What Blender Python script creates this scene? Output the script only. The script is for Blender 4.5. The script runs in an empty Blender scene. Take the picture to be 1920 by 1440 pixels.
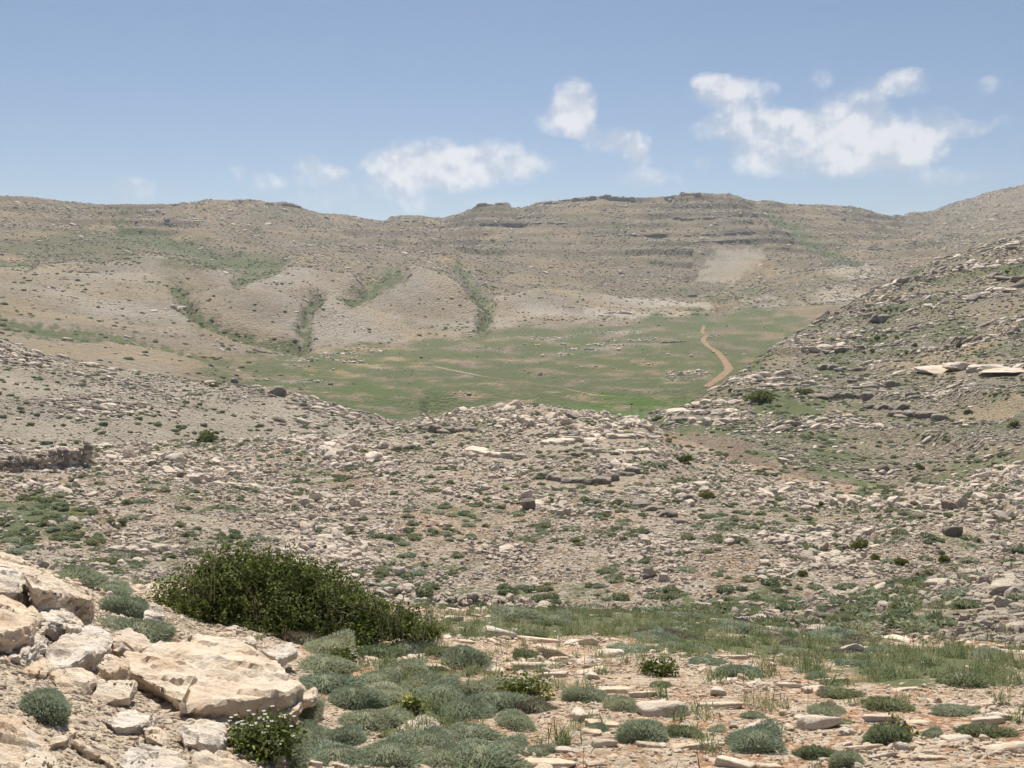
import bpy, bmesh, math, random
import numpy as np
from mathutils import Vector, Matrix, Euler

rng = np.random.default_rng(11)
random.seed(11)
sc = bpy.context.scene
col = sc.collection

# ------------------------------------------------------------------ camera, sky, sun, exposure
FPX, PW, PH, HOR = 1884.0, 1920.0, 1440.0, 555.0      # focal length and size in photo pixels, row of the true horizon
PITCH = math.atan((PH / 2 - HOR) / FPX)
cam_d = bpy.data.cameras.new('camera')
cam_d.sensor_width = 36.0
cam_d.lens = 36.0 * FPX / PW
cam_d.clip_start, cam_d.clip_end = 0.1, 60000.0
cam = bpy.data.objects.new('camera', cam_d)
col.objects.link(cam)
cam.location = (0, 0, 0)
cam.rotation_euler = (math.pi / 2 - PITCH, 0, 0)
sc.camera = cam

SUN_EL, SUN_AZ = math.radians(61), math.radians(-6)    # azimuth clockwise from the view direction (+Y)
sun_d = bpy.data.lights.new('sun', 'SUN')
sun_d.energy, sun_d.angle, sun_d.color = 5.0, math.radians(0.53), (1.0, 0.94, 0.85)
sun = bpy.data.objects.new('sun', sun_d)
col.objects.link(sun)
sdir = Vector((math.sin(SUN_AZ) * math.cos(SUN_EL), math.cos(SUN_AZ) * math.cos(SUN_EL), math.sin(SUN_EL)))
sun.rotation_euler = sdir.to_track_quat('Z', 'Y').to_euler()
sun.location = (0, 0, 60)

vs = sc.view_settings
vs.view_transform, vs.look, vs.gamma, vs.exposure = 'Standard', 'None', 1.0, 0.45
vs.use_curve_mapping = False
sc.cycles.use_denoising = True
sc.cycles.max_bounces = 6
sc.cycles.diffuse_bounces = 3
sc.cycles.transparent_max_bounces = 8
sc.cycles.volume_bounces = 1
sc.cycles.use_adaptive_sampling = True
sc.cycles.adaptive_threshold = 0.02

def pix_dir(px, py):
    """azimuth from +Y (clockwise) and tangent of elevation of a photo pixel"""
    px, py = np.asarray(px, float), np.asarray(py, float)
    a, b = (px - PW / 2) / FPX, (PH / 2 - py) / FPX
    fy = math.cos(PITCH) + b * math.sin(PITCH)
    fz = -math.sin(PITCH) + b * math.cos(PITCH)
    h = np.sqrt(a * a + fy * fy)
    return np.arctan2(a, fy), fz / h

def to_pix(x, y, z):
    dep = y * math.cos(PITCH) - z * math.sin(PITCH)
    up = y * math.sin(PITCH) + z * math.cos(PITCH)
    dep = np.maximum(dep, 1e-3)
    return PW / 2 + FPX * x / dep, PH / 2 - FPX * up / dep

# ------------------------------------------------------------------ node helpers
def N(nt, t, **kw):
    n = nt.nodes.new(t)
    for k, v in kw.items():
        if k == 'inp':
            for kk, vv in v.items():
                n.inputs[kk].default_value = vv
        else:
            setattr(n, k, v)
    return n

def math_n(nt, op, a, b=None, clamp=False):
    n = nt.nodes.new('ShaderNodeMath'); n.operation = op; n.use_clamp = clamp
    for i, v in enumerate((a, b)):
        if v is None: continue
        if isinstance(v, (int, float)): n.inputs[i].default_value = v
        else: nt.links.new(v, n.inputs[i])
    return n.outputs[0]

def mixc(nt, f, a, b, mode='MIX'):
    n = nt.nodes.new('ShaderNodeMix'); n.data_type = 'RGBA'; n.blend_type = mode
    for s, v in ((n.inputs[0], f), (n.inputs[6], a), (n.inputs[7], b)):
        if isinstance(v, (int, float)): s.default_value = v
        elif isinstance(v, tuple): s.default_value = (*v[:3], 1)
        else: nt.links.new(v, s)
    return n.outputs[2]

def sstep(nt, v, lo, hi, a=0.0, b=1.0):
    n = nt.nodes.new('ShaderNodeMapRange'); n.interpolation_type = 'SMOOTHSTEP'
    nt.links.new(v, n.inputs[0])
    for i, x in zip((1, 2, 3, 4), (lo, hi, a, b)): n.inputs[i].default_value = x
    return n.outputs[0]

def noise(nt, vec, scale, detail=4, rough=0.55, dist=0.0):
    n = N(nt, 'ShaderNodeTexNoise', inp={'Scale': scale, 'Detail': detail, 'Roughness': rough, 'Distortion': dist})
    if vec is not None: nt.links.new(vec, n.inputs['Vector'])
    return n

# ------------------------------------------------------------------ world: physical sky with fair-weather cumulus
world = bpy.data.worlds.new('World'); sc.world = world; world.use_nodes = True
nt = world.node_tree; nt.nodes.clear()
sky = N(nt, 'ShaderNodeTexSky', sky_type='NISHITA', sun_disc=False)
sky.sun_elevation, sky.sun_rotation = SUN_EL, SUN_AZ
sky.altitude, sky.air_density, sky.dust_density, sky.ozone_density = 1500, 1.0, 1.6, 3.0
tc = N(nt, 'ShaderNodeTexCoord')
nrm = N(nt, 'ShaderNodeVectorMath', operation='NORMALIZE'); nt.links.new(tc.outputs['Generated'], nrm.inputs[0])
sx = N(nt, 'ShaderNodeSeparateXYZ'); nt.links.new(nrm.outputs[0], sx.inputs[0])
az = math_n(nt, 'ARCTAN2', sx.outputs[0], sx.outputs[1])
el = math_n(nt, 'ARCSINE', sx.outputs[2])
# slight domain warp so that the cloud outlines billow
cv = N(nt, 'ShaderNodeCombineXYZ'); nt.links.new(az, cv.inputs[0]); nt.links.new(el, cv.inputs[1])
CLOUDS = [  # photo px centre, half width, half height, weight
 (1075,195,38,42,1.0),(1060,225,50,28,.7),(1090,245,28,16,.55),(1155,268,55,24,.75),(1195,292,24,22,.65),(1215,335,60,18,.45),
 (1370,172,75,28,.85),(1325,152,28,15,.6),(1540,150,24,18,.4),(1630,170,36,22,.42),(1700,155,46,25,.7),(1855,160,26,18,.3),
 (1400,235,90,36,.85),(1480,230,50,25,.7),(1590,232,78,50,1.0),(1570,285,175,44,.85),(1690,285,70,30,.7),(1420,300,50,30,.5),
 (1735,235,60,30,.7),(1800,243,56,16,.45),(1885,227,22,12,.4),(1760,335,110,20,.42),
 (800,310,90,45,.8),(860,320,70,35,.8),(940,305,70,40,.65),(1000,310,40,24,.4),(740,325,60,40,.55),
 (600,330,50,22,.65),(575,305,24,16,.5),(590,378,50,20,.5),(505,342,36,18,.5),(445,325,16,24,.4),(252,355,38,22,.6),
 (770,380,34,20,.55),(1330,305,30,14,.35),(960,380,80,14,.3),(680,360,60,14,.3),(210,145,22,12,.12)]
cur = None
for (x, y, rx, ry, w) in CLOUDS:
    a0, s0 = pix_dir(x, y); a1, _ = pix_dir(x + rx * 1.36, y); _, s1 = pix_dir(x, y - ry * 1.36)
    e0 = math.atan(float(s0)); ra = abs(float(a1) - float(a0)); re = abs(math.atan(float(s1)) - e0)
    v = N(nt, 'ShaderNodeVectorMath', operation='MULTIPLY_ADD'); nt.links.new(cv.outputs[0], v.inputs[0])
    v.inputs[1].default_value = (1 / ra, 1 / re, 0); v.inputs[2].default_value = (-float(a0) / ra, -e0 / re, 0)
    q = N(nt, 'ShaderNodeVectorMath', operation='DOT_PRODUCT'); nt.links.new(v.outputs[0], q.inputs[0]); nt.links.new(v.outputs[0], q.inputs[1])
    d = math_n(nt, 'MULTIPLY_ADD', q.outputs['Value'], -w, clamp=True); d.node.inputs[2].default_value = w
    cur = d if cur is None else math_n(nt, 'ADD', cur, d)
# the same kind of small cumulus goes on to either side and behind
far_n = noise(nt, cv.outputs[0], 6.5, 2, .5)
band = math_n(nt, 'MULTIPLY', sstep(nt, el, .03, .1), sstep(nt, el, .22, .6, 1.0, .2))
side = sstep(nt, math_n(nt, 'ABSOLUTE', az), .50, .62)
extra = math_n(nt, 'MULTIPLY', math_n(nt, 'MULTIPLY', sstep(nt, far_n.outputs[0], .55, .8), band), side)
cur = math_n(nt, 'MAXIMUM', cur, extra)
fb = noise(nt, cv.outputs[0], 27.0, 6, .54, .1)
fb2 = noise(nt, cv.outputs[0], 95.0, 5, .6, .2)
tex = math_n(nt, 'ADD', math_n(nt, 'MULTIPLY', math_n(nt, 'SUBTRACT', fb.outputs[0], .5), 1.5), math_n(nt, 'MULTIPLY', math_n(nt, 'SUBTRACT', fb2.outputs[0], .5), .55))
dens = math_n(nt, 'ADD', cur, math_n(nt, 'MULTIPLY', tex, math_n(nt, 'MULTIPLY', sstep(nt, cur, 0.0, .25), sstep(nt, cur, .3, 1.5, 1.0, .45))))
cmask = math_n(nt, 'MULTIPLY', sstep(nt, dens, .02, 1.0), sstep(nt, cur, 0.0, .16))
cmask = math_n(nt, 'MULTIPLY', cmask, .80)
# billow shading painted into the cloud colour: lighter sunward, greyer towards the base
off = N(nt, 'ShaderNodeVectorMath', operation='ADD'); nt.links.new(cv.outputs[0], off.inputs[0]); off.inputs[1].default_value = (.004, .010, 0)
fb3 = noise(nt, off.outputs[0], 27.0, 5, .54, .1)
rel = math_n(nt, 'SUBTRACT', fb.outputs[0], fb3.outputs[0])
ccol = mixc(nt, sstep(nt, math_n(nt, 'ADD', math_n(nt, 'MULTIPLY', dens, .25), math_n(nt, 'MULTIPLY', rel, 3.5)), -.25, .55), (6.3, 6.8, 7.8), (10.4, 10.3, 10.3))
skyc = mixc(nt, cmask, sky.outputs[0], ccol)
bg = N(nt, 'ShaderNodeBackground', inp={'Strength': 0.062})
nt.links.new(skyc, bg.inputs[0])
wo = N(nt, 'ShaderNodeOutputWorld'); nt.links.new(bg.outputs[0], wo.inputs[0])
world.cycles.sampling_method = 'MANUAL'; world.cycles.sample_map_resolution = 256

# ------------------------------------------------------------------ numpy noise
_perm = np.random.default_rng(5).permutation(4096).astype(np.int32)
_ang = np.random.default_rng(6).random(4096) * 2 * math.pi
_gc, _gs = np.cos(_ang).astype(np.float32), np.sin(_ang).astype(np.float32)
def gnoise(x, y, seed=0):
    ix, iy = np.floor(x), np.floor(y)
    fx, fy = (x - ix).astype(np.float32), (y - iy).astype(np.float32)
    ix, iy = ix.astype(np.int32) + seed * 131, iy.astype(np.int32)
    ux, uy = fx * fx * fx * (fx * (fx * 6 - 15) + 10), fy * fy * fy * (fy * (fy * 6 - 15) + 10)
    c0, c1 = _perm[ix & 4095], _perm[(ix + 1) & 4095]
    def g(c, dx, dy):
        h = _perm[(c + iy + dy) & 4095]
        return _gc[h] * (fx - dx) + _gs[h] * (fy - dy)
    t0 = g(c0, 0, 0); t0 += (g(c1, 1, 0) - t0) * ux
    t1 = g(c0, 0, 1); t1 += (g(c1, 1, 1) - t1) * ux
    return (t0 + (t1 - t0) * uy) * 1.5

def fbm(x, y, octv=4, seed=0, gain=.5):
    s, a = 0, 1.0
    for i in range(octv):
        s = s + a * gnoise(x * 2 ** i + 17.3 * i, y * 2 ** i - 9.1 * i, seed + i); a *= gain
    return s

def smooth(a, lo, hi):
    t = np.clip((a - lo) / (hi - lo), 0, 1)
    return t * t * (3 - 2 * t)

def pchip_rows(X, Y, xq_rows):
    """X,Y: (K,C) knots for each column; evaluates at parametric rows given as (interval index, fraction of X)"""
    h = X[1:] - X[:-1]; dl = (Y[1:] - Y[:-1]) / h
    m = np.zeros_like(Y)
    w1, w2 = 2 * h[1:] + h[:-1], h[1:] + 2 * h[:-1]
    same = dl[:-1] * dl[1:] > 0
    with np.errstate(divide='ignore', invalid='ignore'):
        hm = (w1 + w2) / (w1 / dl[:-1] + w2 / dl[1:])
    m[1:-1] = np.where(same, hm, 0)
    m[0], m[-1] = dl[0], dl[-1]
    out = []
    for k, f in xq_rows:
        t = f; hh = h[k]
        out.append((2*t**3-3*t**2+1)*Y[k] + (t**3-2*t**2+t)*hh*m[k] + (-2*t**3+3*t**2)*Y[k+1] + (t**3-t**2)*hh*m[k+1])
    return np.array(out)

# ------------------------------------------------------------------ terrain: lines of the land as (photo x, photo y, metres away)
LINES = [
 # name, rows to the next line, points
 ('near', 24, [(-900,2300,1.35),(0,2300,1.35),(960,2300,1.35),(2800,2300,1.35)]),
 ('B', 80, [(-400,1440,3.3),(0,1440,3.6),(300,1440,3.9),(600,1440,4.5),(960,1440,4.5),(1500,1440,4.6),(1920,1440,4.6),(2320,1440,4.6)]),
 ('C', 64, [(-400,1250,4.5),(0,1270,4.55),(300,1325,4.85),(600,1325,5.6),(960,1310,6.0),(1500,1310,6.2),(1920,1310,6.5),(2320,1310,6.8)]),
 ('D', 54, [(-400,1100,6.0),(0,1128,6.0),(200,1180,6.5),(400,1222,7.0),(600,1235,7.5),(960,1232,8.5),(1500,1240,9.0),(1920,1250,9.5),(2320,1250,9.8)]),
 ('E', 34, [(-400,1040,7.0),(0,1062,7.4),(100,1075,9.5),(250,1098,12),(400,1115,13),(600,1132,13),(850,1147,13),(1100,1157,14),(1300,1162,16),(1500,1182,15),(1700,1192,14.5),(1920,1215,13.5),(2320,1220,13)]),
 ('F', 34, [(-400,1090,19),(0,1098,19),(400,1130,20),(850,1160,21),(1100,1163,21),(1300,1152,22),(1450,1165,19),(1600,1130,21),(1750,1095,24),(1920,1062,26),(2320,1000,30)]),
 ('G', 72, [(-400,1020,34),(0,1040,34),(400,1085,31),(850,1138,29),(1100,1148,29),(1300,1138,28),(1450,1132,28),(1600,1115,29),(1750,1088,31),(1920,1064,34),(2320,1005,38)]),
 ('H', 56, [(-400,950,48),(0,960,48),(500,985,48),(960,1000,48),(1300,1000,47),(1600,1010,46),(1750,1000,47),(1920,980,50),(2320,930,56)]),
 ('I', 56, [(-400,905,66),(0,905,64),(500,890,72),(960,880,78),(1200,880,78),(1300,900,72),(1450,950,60),(1600,965,57),(1750,965,58),(1920,930,62),(2320,870,72)]),
 ('J', 20, [(-400,885,78),(0,874,78),(160,852,84),(390,830,92),(640,832,95),(740,803,108),(790,790,115),(900,772,122),(1000,764,125),(1100,771,122),(1200,792,115),(1240,812,108),(1300,856,95),(1450,916,80),(1600,940,74),(1750,942,74),(1920,900,76),(2320,820,90)]),
 ('K', 38, [(-400,875,90),(0,866,90),(160,846,95),(390,826,103),(640,825,108),(740,802,118),(800,815,150),(1000,800,165),(1180,812,150),(1240,812,122),(1300,832,108),(1400,870,96),(1500,895,90),(1620,912,86),(1750,905,86),(1920,870,88),(2320,790,100)]),
 ('K2', 38, [(-400,750,112),(0,760,112),(300,770,112),(500,782,115),(640,802,115),(740,800,122),(800,800,165),(1000,785,175),(1180,800,160),(1240,797,130),(1300,790,125),(1400,790,120),(1500,800,118),(1620,800,120),(1750,790,120),(1920,750,125),(2320,680,135)]),
 ('K3', 50, [(-400,670,135),(0,690,135),(300,727,130),(500,748,126),(640,782,122),(740,799,126),(800,790,175),(1000,776,185),(1180,795,168),(1240,790,140),(1300,768,145),(1400,720,160),(1500,700,170),(1620,690,175),(1750,660,180),(1920,600,200),(2320,530,220)]),
 ('L', 16, [(-400,600,165),(0,637,155),(60,660,153),(150,688,150),(300,702,146),(420,720,140),(520,733,135),(600,752,130),(700,782,128),(740,797,130),(800,782,185),(1000,770,195),(1180,790,176),(1225,788,150),(1290,764,155),(1360,720,172),(1400,692,182),(1470,640,210),(1560,588,245),(1640,545,275),(1750,494,305),(1920,445,340),(2320,370,410)]),
 ('M', 20, [(-400,640,190),(0,650,190),(300,712,180),(520,745,170),(740,790,170),(1000,755,205),(1200,775,190),(1290,770,190),(1400,740,215),(1560,650,290),(1750,590,350),(1920,560,390),(2320,520,460)]),
 ('M2', 22, [(-400,600,260),(25,622,250),(125,637,246),(200,640,243),(275,653,236),(325,667,230),(400,686,224),(500,710,215),(600,736,200),(960,735,215),(1250,735,215),(1400,715,240),(1560,620,350),(1750,570,430),(1920,540,470),(2320,500,540)]),
 ('N', 30, [(-400,590,290),(0,606,285),(100,624,280),(200,633,275),(300,654,262),(400,680,250),(560,708,235),(960,705,250),(1250,705,250),(1400,690,270),(1560,610,400),(1750,560,500),(1920,535,540),(2320,500,600)]),
 ('N2', 34, [(-400,570,312),(0,590,312),(300,635,302),(560,680,290),(960,660,330),(1250,660,330),(1400,655,350),(1560,600,450),(1750,555,560),(1920,530,600),(2320,500,650)]),
 ('O', 46, [(-400,560,345),(0,580,345),(150,598,345),(300,622,345),(345,628,340),(420,645,350),(560,655,360),(700,646,390),(800,636,430),(960,615,490),(1100,605,530),(1300,592,590),(1450,572,630),(1560,575,560),(1750,545,660),(1920,520,690),(2320,490,760)]),
 ('P', 10, [(-400,495,450),(0,505,450),(100,508,450),(200,514,445),(260,525,435),(300,541,425),(330,560,415),(345,580,405),(362,565,415),(385,545,440),(430,533,460),(480,536,460),(530,549,450),(562,568,435),(577,590,420),(592,576,435),(612,563,455),(650,561,465),(690,577,460),(730,597,450),(775,620,450),(850,618,480),(915,610,510),(1000,598,540),(1100,592,570),(1250,580,620),(1350,572,650),(1500,545,690),(1650,520,720),(1800,505,740),(1920,485,760),(2320,450,820)]),
 ('P2', 34, [(-400,500,500),(0,510,500),(200,520,495),(260,531,490),(300,545,485),(330,552,480),(345,560,475),(362,560,480),(430,545,510),(530,558,505),(562,566,495),(577,572,485),(612,572,510),(650,572,515),(690,584,510),(730,598,500),(775,612,500),(850,610,520),(915,603,540),(1000,590,575),(1100,584,605),(1250,574,655),(1350,566,690),(1500,535,730),(1650,510,770),(1800,492,790),(1920,470,810),(2320,435,880)]),
 ('P3', 10, [(-400,490,580),(0,499,580),(150,497,580),(220,490,580),(245,483,580),(270,479,580),(330,485,575),(390,497,565),(435,512,560),(452,520,560),(470,512,570),(500,506,580),(540,503,585),(600,505,585),(655,512,580),(680,530,570),(692,548,560),(705,524,585),(740,506,600),(780,498,605),(830,512,600),(865,538,585),(900,566,570),(918,582,565),(932,569,590),(960,553,620),(1000,541,650),(1050,540,665),(1100,546,680),(1200,560,700),(1280,570,715),(1350,560,740),(1500,522,780),(1650,496,820),(1800,480,850),(1920,462,860),(2320,420,930)]),
 ('P4', 20, [(-400,489,630),(0,496,630),(200,493,630),(270,486,635),(390,503,625),(435,512,620),(452,514,620),(540,509,640),(655,517,640),(680,526,635),(692,530,630),(740,511,655),(780,504,660),(830,518,655),(865,538,645),(918,556,640),(960,554,680),(1000,547,710),(1050,547,725),(1100,552,740),(1200,562,760),(1280,566,775),(1350,552,800),(1500,512,840),(1650,485,890),(1800,468,930),(1920,450,940),(2320,408,1010)]),
 ('Q', 62, [(-400,480,710),(0,484,710),(250,478,710),(450,498,710),(600,492,750),(850,490,810),(918,520,800),(1000,522,820),(1150,536,840),(1300,535,860),(1450,500,900),(1650,470,960),(1800,455,1010),(1920,435,1060),(2320,390,1150)]),
 ('R', 60, [(-400,420,830),(0,430,840),(400,440,860),(700,450,960),(960,450,960),(1300,450,980),(1450,440,1020),(1600,445,1080),(1800,430,1300),(1920,400,1400),(2320,350,1500)]),
 ('S', 16, [(-400,345,960),(0,367,1000),(60,374,1000),(130,383,1010),(195,389,1020),(260,386,1030),(320,381,1040),(385,377,1050),(430,379,1060),(480,380,1070),(550,385,1090),(600,402,1130),(650,404,1160),(690,411,1190),(725,413,1250),(755,405,1230),(790,403,1220),(825,411,1230),(860,400,1180),(893,388,1150),(930,384,1150),(975,391,1150),(1010,381,1140),(1050,377,1130),(1100,371,1130),(1130,366,1130),(1190,372,1140),(1250,369,1150),(1310,364,1160),(1390,369,1180),(1415,380,1210),(1450,378,1230),(1480,385,1250),(1540,384,1270),(1600,390,1300),(1670,405,1400),(1690,405,1500),(1750,395,1750),(1800,378,1850),(1850,363,1920),(1920,347,2000),(2320,290,2100)]),
 ('T', 8, [(-400,470,1500),(960,480,1700),(2320,440,3000)]),
 ('U', 0, [(-400,560,6000),(960,560,6000),(2320,560,6000)]),
]
TH = np.linspace(-math.radians(33), math.radians(33), 880)
_wide = math.radians(33) + math.radians(45) * (np.arange(1, 31) / 30.) ** 1.3          # coarser columns out to the sides, beyond the frame
TH = np.concatenate([-_wide[::-1], TH, _wide]); NC = len(TH)
KR, KS = [], []
for nm, rows, pts in LINES:
    p = np.array(pts, float)
    a, s = pix_dir(p[:, 0], p[:, 1])
    lr = np.interp(TH, a, np.log(p[:, 2])); ss = np.interp(TH, a, s)
    w = 9 if nm not in ('S',) else 3                       # round the corners of the polylines
    ker = np.hanning(w + 2)[1:-1]; ker /= ker.sum()
    pad = lambda v: np.convolve(np.pad(v, w // 2, mode='edge'), ker, 'valid')
    KR.append(pad(lr)); KS.append(pad(ss))
KR, KS = np.array(KR), np.array(KS)
for k in range(1, len(KR)):
    KR[k] = np.maximum(KR[k], KR[k - 1] + .03)
rowq, rowk = [], []
for k, (nm, rows, pts) in enumerate(LINES[:-1]):
    for i in range(rows):
        rowq.append((k, i / rows)); rowk.append(k)
rowq.append((len(LINES) - 2, 1.0)); rowk.append(len(LINES) - 2)
rowk = np.array(rowk)
LNR = np.array([KR[k] + f * (KR[k + 1] - KR[k]) for k, f in rowq])
SS = pchip_rows(KR, KS, rowq)
RR = np.exp(LNR); ZZ = RR * SS
XX, YY = RR * np.sin(TH)[None], RR * np.cos(TH)[None]
NR = len(rowq)
KI = {nm: i for i, (nm, _, _) in enumerate(LINES)}
ROW0 = {nm: (int(np.argmax(rowk == i)) if i < len(LINES) - 1 else NR - 1) for nm, i in KI.items()}
PXX, PYY = to_pix(XX, YY, ZZ)

def seg_dist(px, py, pts):
    """distance (px), and parameter, to a polyline"""
    best = np.full(px.shape, 1e9)
    for (x0, y0), (x1, y1) in zip(pts[:-1], pts[1:]):
        dx, dy = x1 - x0, y1 - y0
        t = np.clip(((px - x0) * dx + (py - y0) * dy) / (dx * dx + dy * dy + 1e-9), 0, 1)
        best = np.minimum(best, np.hypot(px - x0 - t * dx, py - y0 - t * dy))
    return best

# gullies on the far slopes: photo polyline, half width px, depth m
GULLIES = [
 ([(450,522),(520,495),(430,483),(330,455),(230,425)], 15, 5, .9),
 ([(330,540),(345,572),(380,595),(430,618),(500,640),(560,650)], 11, 5, 1.0),
 ([(592,560),(577,590),(565,615),(575,645)], 12, 5, .9),
 ([(745,512),(715,525),(690,545),(660,560)], 17, 5, .95),
 ([(865,500),(880,530),(915,570),(905,612)], 13, 8, 1.0),
 ([(1445,400),(1500,440),(1560,470),(1610,490)], 11, 7, .95),
 ([(0,602),(100,622),(250,642),(330,664),(420,688),(560,708)], 12, 1.5, 1.0),
 ([(1650,460),(1700,475),(1780,455),(1830,440)], 9, 6, .5),
 ([(1240,545),(1330,552),(1420,545)], 12, 4, .7),
 ([(60,495),(0,492)], 10, 2, .8),
]
far = RR > 240
gveg = np.zeros_like(ZZ)
for pts, w, dep, vg in GULLIES:
    d0 = seg_dist(PXX + 9 * gnoise(PXX / 60, PYY / 30, 6), PYY, pts)
    ZZ -= .6 * dep * (1 - smooth(d0, 0, w * 1.9)) * far
    d = d0 + .95 * w * fbm(PXX / 16, PYY / 8, 4, 5)
    gveg = np.maximum(gveg, vg * .9 * (1 - smooth(d, -w * .2, w * 2.1)) * far)
# relief at every scale that can be seen at its distance
cell = np.maximum(RR * np.gradient(TH)[None], .01)
for i, lam in enumerate([.35, .7, 1.4, 2.8, 5.6, 11, 22, 45, 90]):
    amp = .030 * lam ** .93
    wgt = (1 - smooth(lam / RR, .10, .22)) * smooth(lam / cell, 2.0, 4.0)
    ridge = gnoise(XX / lam + 31 * i, YY / lam, 40 + i)
    meadow = 1 - .75 * ((rowk >= KI['M']) & (rowk < KI['O']))[:, None] * smooth(PXX, 560, 620) * (PXX < 1500)
    ZZ += amp * ridge * wgt * meadow
# bedding steps of the limestone
def strata(step, k, mask, seed):
    global ZZ
    t = ZZ / step + .35 * fbm(XX / (step * 9), YY / (step * 9), 3, seed)
    f = t - np.floor(t)
    ZZ = ZZ + mask * k * step * (smooth(f, .35, .62) - f)
scree_px = (PXX > 1300) & (PXX < 1432) & (PYY > 464) & (PYY < 532)
strata(11.0, .60, (1 - scree_px) * smooth(RR, 820, 900) * (.25 + .75 * smooth(fbm(XX / 150, YY / 150, 2, 77), -.2, .3)), 71)
strata(1.1, .8, ((rowk >= KI['G']) & (rowk < KI['K']))[:, None] * smooth(fbm(XX / 14, YY / 14, 2, 78), -.15, .2), 72)
strata(2.2, .60, ((rowk >= KI['K']) & (rowk < KI['M']))[:, None] * smooth(fbm(XX / 22, YY / 22, 2, 79), -.1, .2) * (PXX > 1230), 73)

PXX, PYY = to_pix(XX, YY, ZZ)
SS = ZZ / RR
VIS = SS >= np.maximum.accumulate(SS, axis=0) - .004
P3 = np.stack([XX, YY, ZZ], -1)
du = np.gradient(P3, axis=0); dv = np.gradient(P3, axis=1)
NRM = np.cross(dv, du); NRM /= np.linalg.norm(NRM, axis=-1, keepdims=True) + 1e-12
NRM[NRM[..., 2] < 0] *= -1

def ground_px(px, py, rmin=0.0):
    """first point of the land seen along a photo pixel"""
    a, s = pix_dir(px, py)
    c0 = int(np.clip(np.searchsorted(TH, float(a)) - 1, 0, NC - 2)); f = min(max((float(a) - TH[c0]) / (TH[c0 + 1] - TH[c0]), 0), 1)
    sc_ = SS[:, c0] * (1 - f) + SS[:, c0 + 1] * f; rc = RR[:, c0] * (1 - f) + RR[:, c0 + 1] * f
    ok = np.where((sc_ >= s) & (rc > rmin))[0]
    i = int(ok[0]) if len(ok) else int(np.argmax(sc_))
    if i > 0 and len(ok) and sc_[i] > sc_[i - 1]:
        t = (float(s) - sc_[i - 1]) / (sc_[i] - sc_[i - 1]); t = min(max(t, 0), 1)
        r = rc[i - 1] + t * (rc[i] - rc[i - 1]); z = r * (sc_[i - 1] + t * (sc_[i] - sc_[i - 1]))
    else:
        r = rc[i]; z = r * sc_[i]
    return Vector((r * math.sin(a), r * math.cos(a), z))

def zat(x, y):
    a, r = math.atan2(x, y), math.hypot(x, y)
    c0 = int(np.clip(np.searchsorted(TH, a) - 1, 0, NC - 2)); f = min(max((a - TH[c0]) / (TH[c0 + 1] - TH[c0]), 0), 1)
    return float(np.interp(r, RR[:, c0], ZZ[:, c0]) * (1 - f) + np.interp(r, RR[:, c0 + 1], ZZ[:, c0 + 1]) * f)

def nat(x, y, e=.15):
    return Vector((zat(x - e, y) - zat(x + e, y), zat(x, y - e) - zat(x, y + e), 2 * e)).normalized()

def at(px, py, r):
    a, s = pix_dir(px, py)
    return Vector((r * math.sin(a), r * math.cos(a), r * float(s)))

# ------------------------------------------------------------------ cover of the land: R grass, G bare soil, B pale rock; second: R lush, G olive scrub, B dry straw
def blob(cx, cy, rx, ry, edge=.5, rag=.35, seed=1):
    out = np.zeros_like(ZZ); m = (np.abs(PXX - cx) < rx * 1.7) & (np.abs(PYY - cy) < ry * 1.7) & VIS
    x, y = PXX[m], PYY[m]
    q = np.sqrt(((x - cx) / rx) ** 2 + ((y - cy) / ry) ** 2) + rag * fbm(x / (rx * .35), y / (ry * .35), 3, seed)
    out[m] = 1 - smooth(q, 1 - edge, 1 + edge * .4)
    return out
def stroke(pts, w, rag=.4, seed=1):
    P_ = np.array(pts); e = w * 2.2
    out = np.zeros_like(ZZ); m = (PXX > P_[:, 0].min() - e) & (PXX < P_[:, 0].max() + e) & (PYY > P_[:, 1].min() - e) & (PYY < P_[:, 1].max() + e) & VIS
    x, y = PXX[m], PYY[m]
    d = seg_dist(x, y, pts) / w + rag * fbm(x / (w * 3), y / (w * 1.5), 3, seed)
    out[m] = 1 - smooth(d, .5, 1.2)
    return out
G, SO, PA, LU, OL, DR = [np.zeros_like(ZZ) for _ in range(6)]
zone = lambda a, b: ((rowk >= KI[a]) & (rowk < KI[b]))[:, None].astype(float)
MB = np.interp(PXX, [330, 480, 600, 700, 800, 870, 960, 1100, 1200, 1300, 1420, 1500, 1560], [672, 660, 648, 640, 634, 622, 610, 600, 596, 580, 572, 590, 600])
MEDGE = smooth(PYY - MB + 14 * fbm(PXX / 60, PYY / 18, 4, 61), -12, 16)
mead = zone('M', 'P') * smooth(PXX, 260, 440) * MEDGE
G = np.maximum(G, gveg)
G = np.maximum(G, mead * (.68 + .40 * fbm(PXX / 70, PYY / 11, 5, 3)))
LU = np.maximum(LU, mead * np.maximum(blob(1190, 765, 150, 30, .6), .35 * blob(700, 750, 150, 45, .8)))
DR = np.maximum(DR, mead * np.maximum.reduce([blob(700, 668, 190, 26, .8), blob(900, 775, 140, 22, .9) * .6, blob(1000, 745, 180, 14, .9) * .8, blob(620, 700, 90, 16, .8)]))
PA = np.maximum(PA, zone('M', 'P') * np.maximum.reduce([stroke([(1050,665),(1120,650),(1230,640)], 7), stroke([(1030,640),(1100,625),(1200,622)], 4), stroke([(1250,712),(1330,700)], 9, .8),
     stroke([(600,662),(720,660)], 3), stroke([(610,672),(720,690)], 3), stroke([(520,722),(600,712)], 6), stroke([(1290,632),(1350,630)], 3), blob(545,678,40,8)]))
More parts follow.
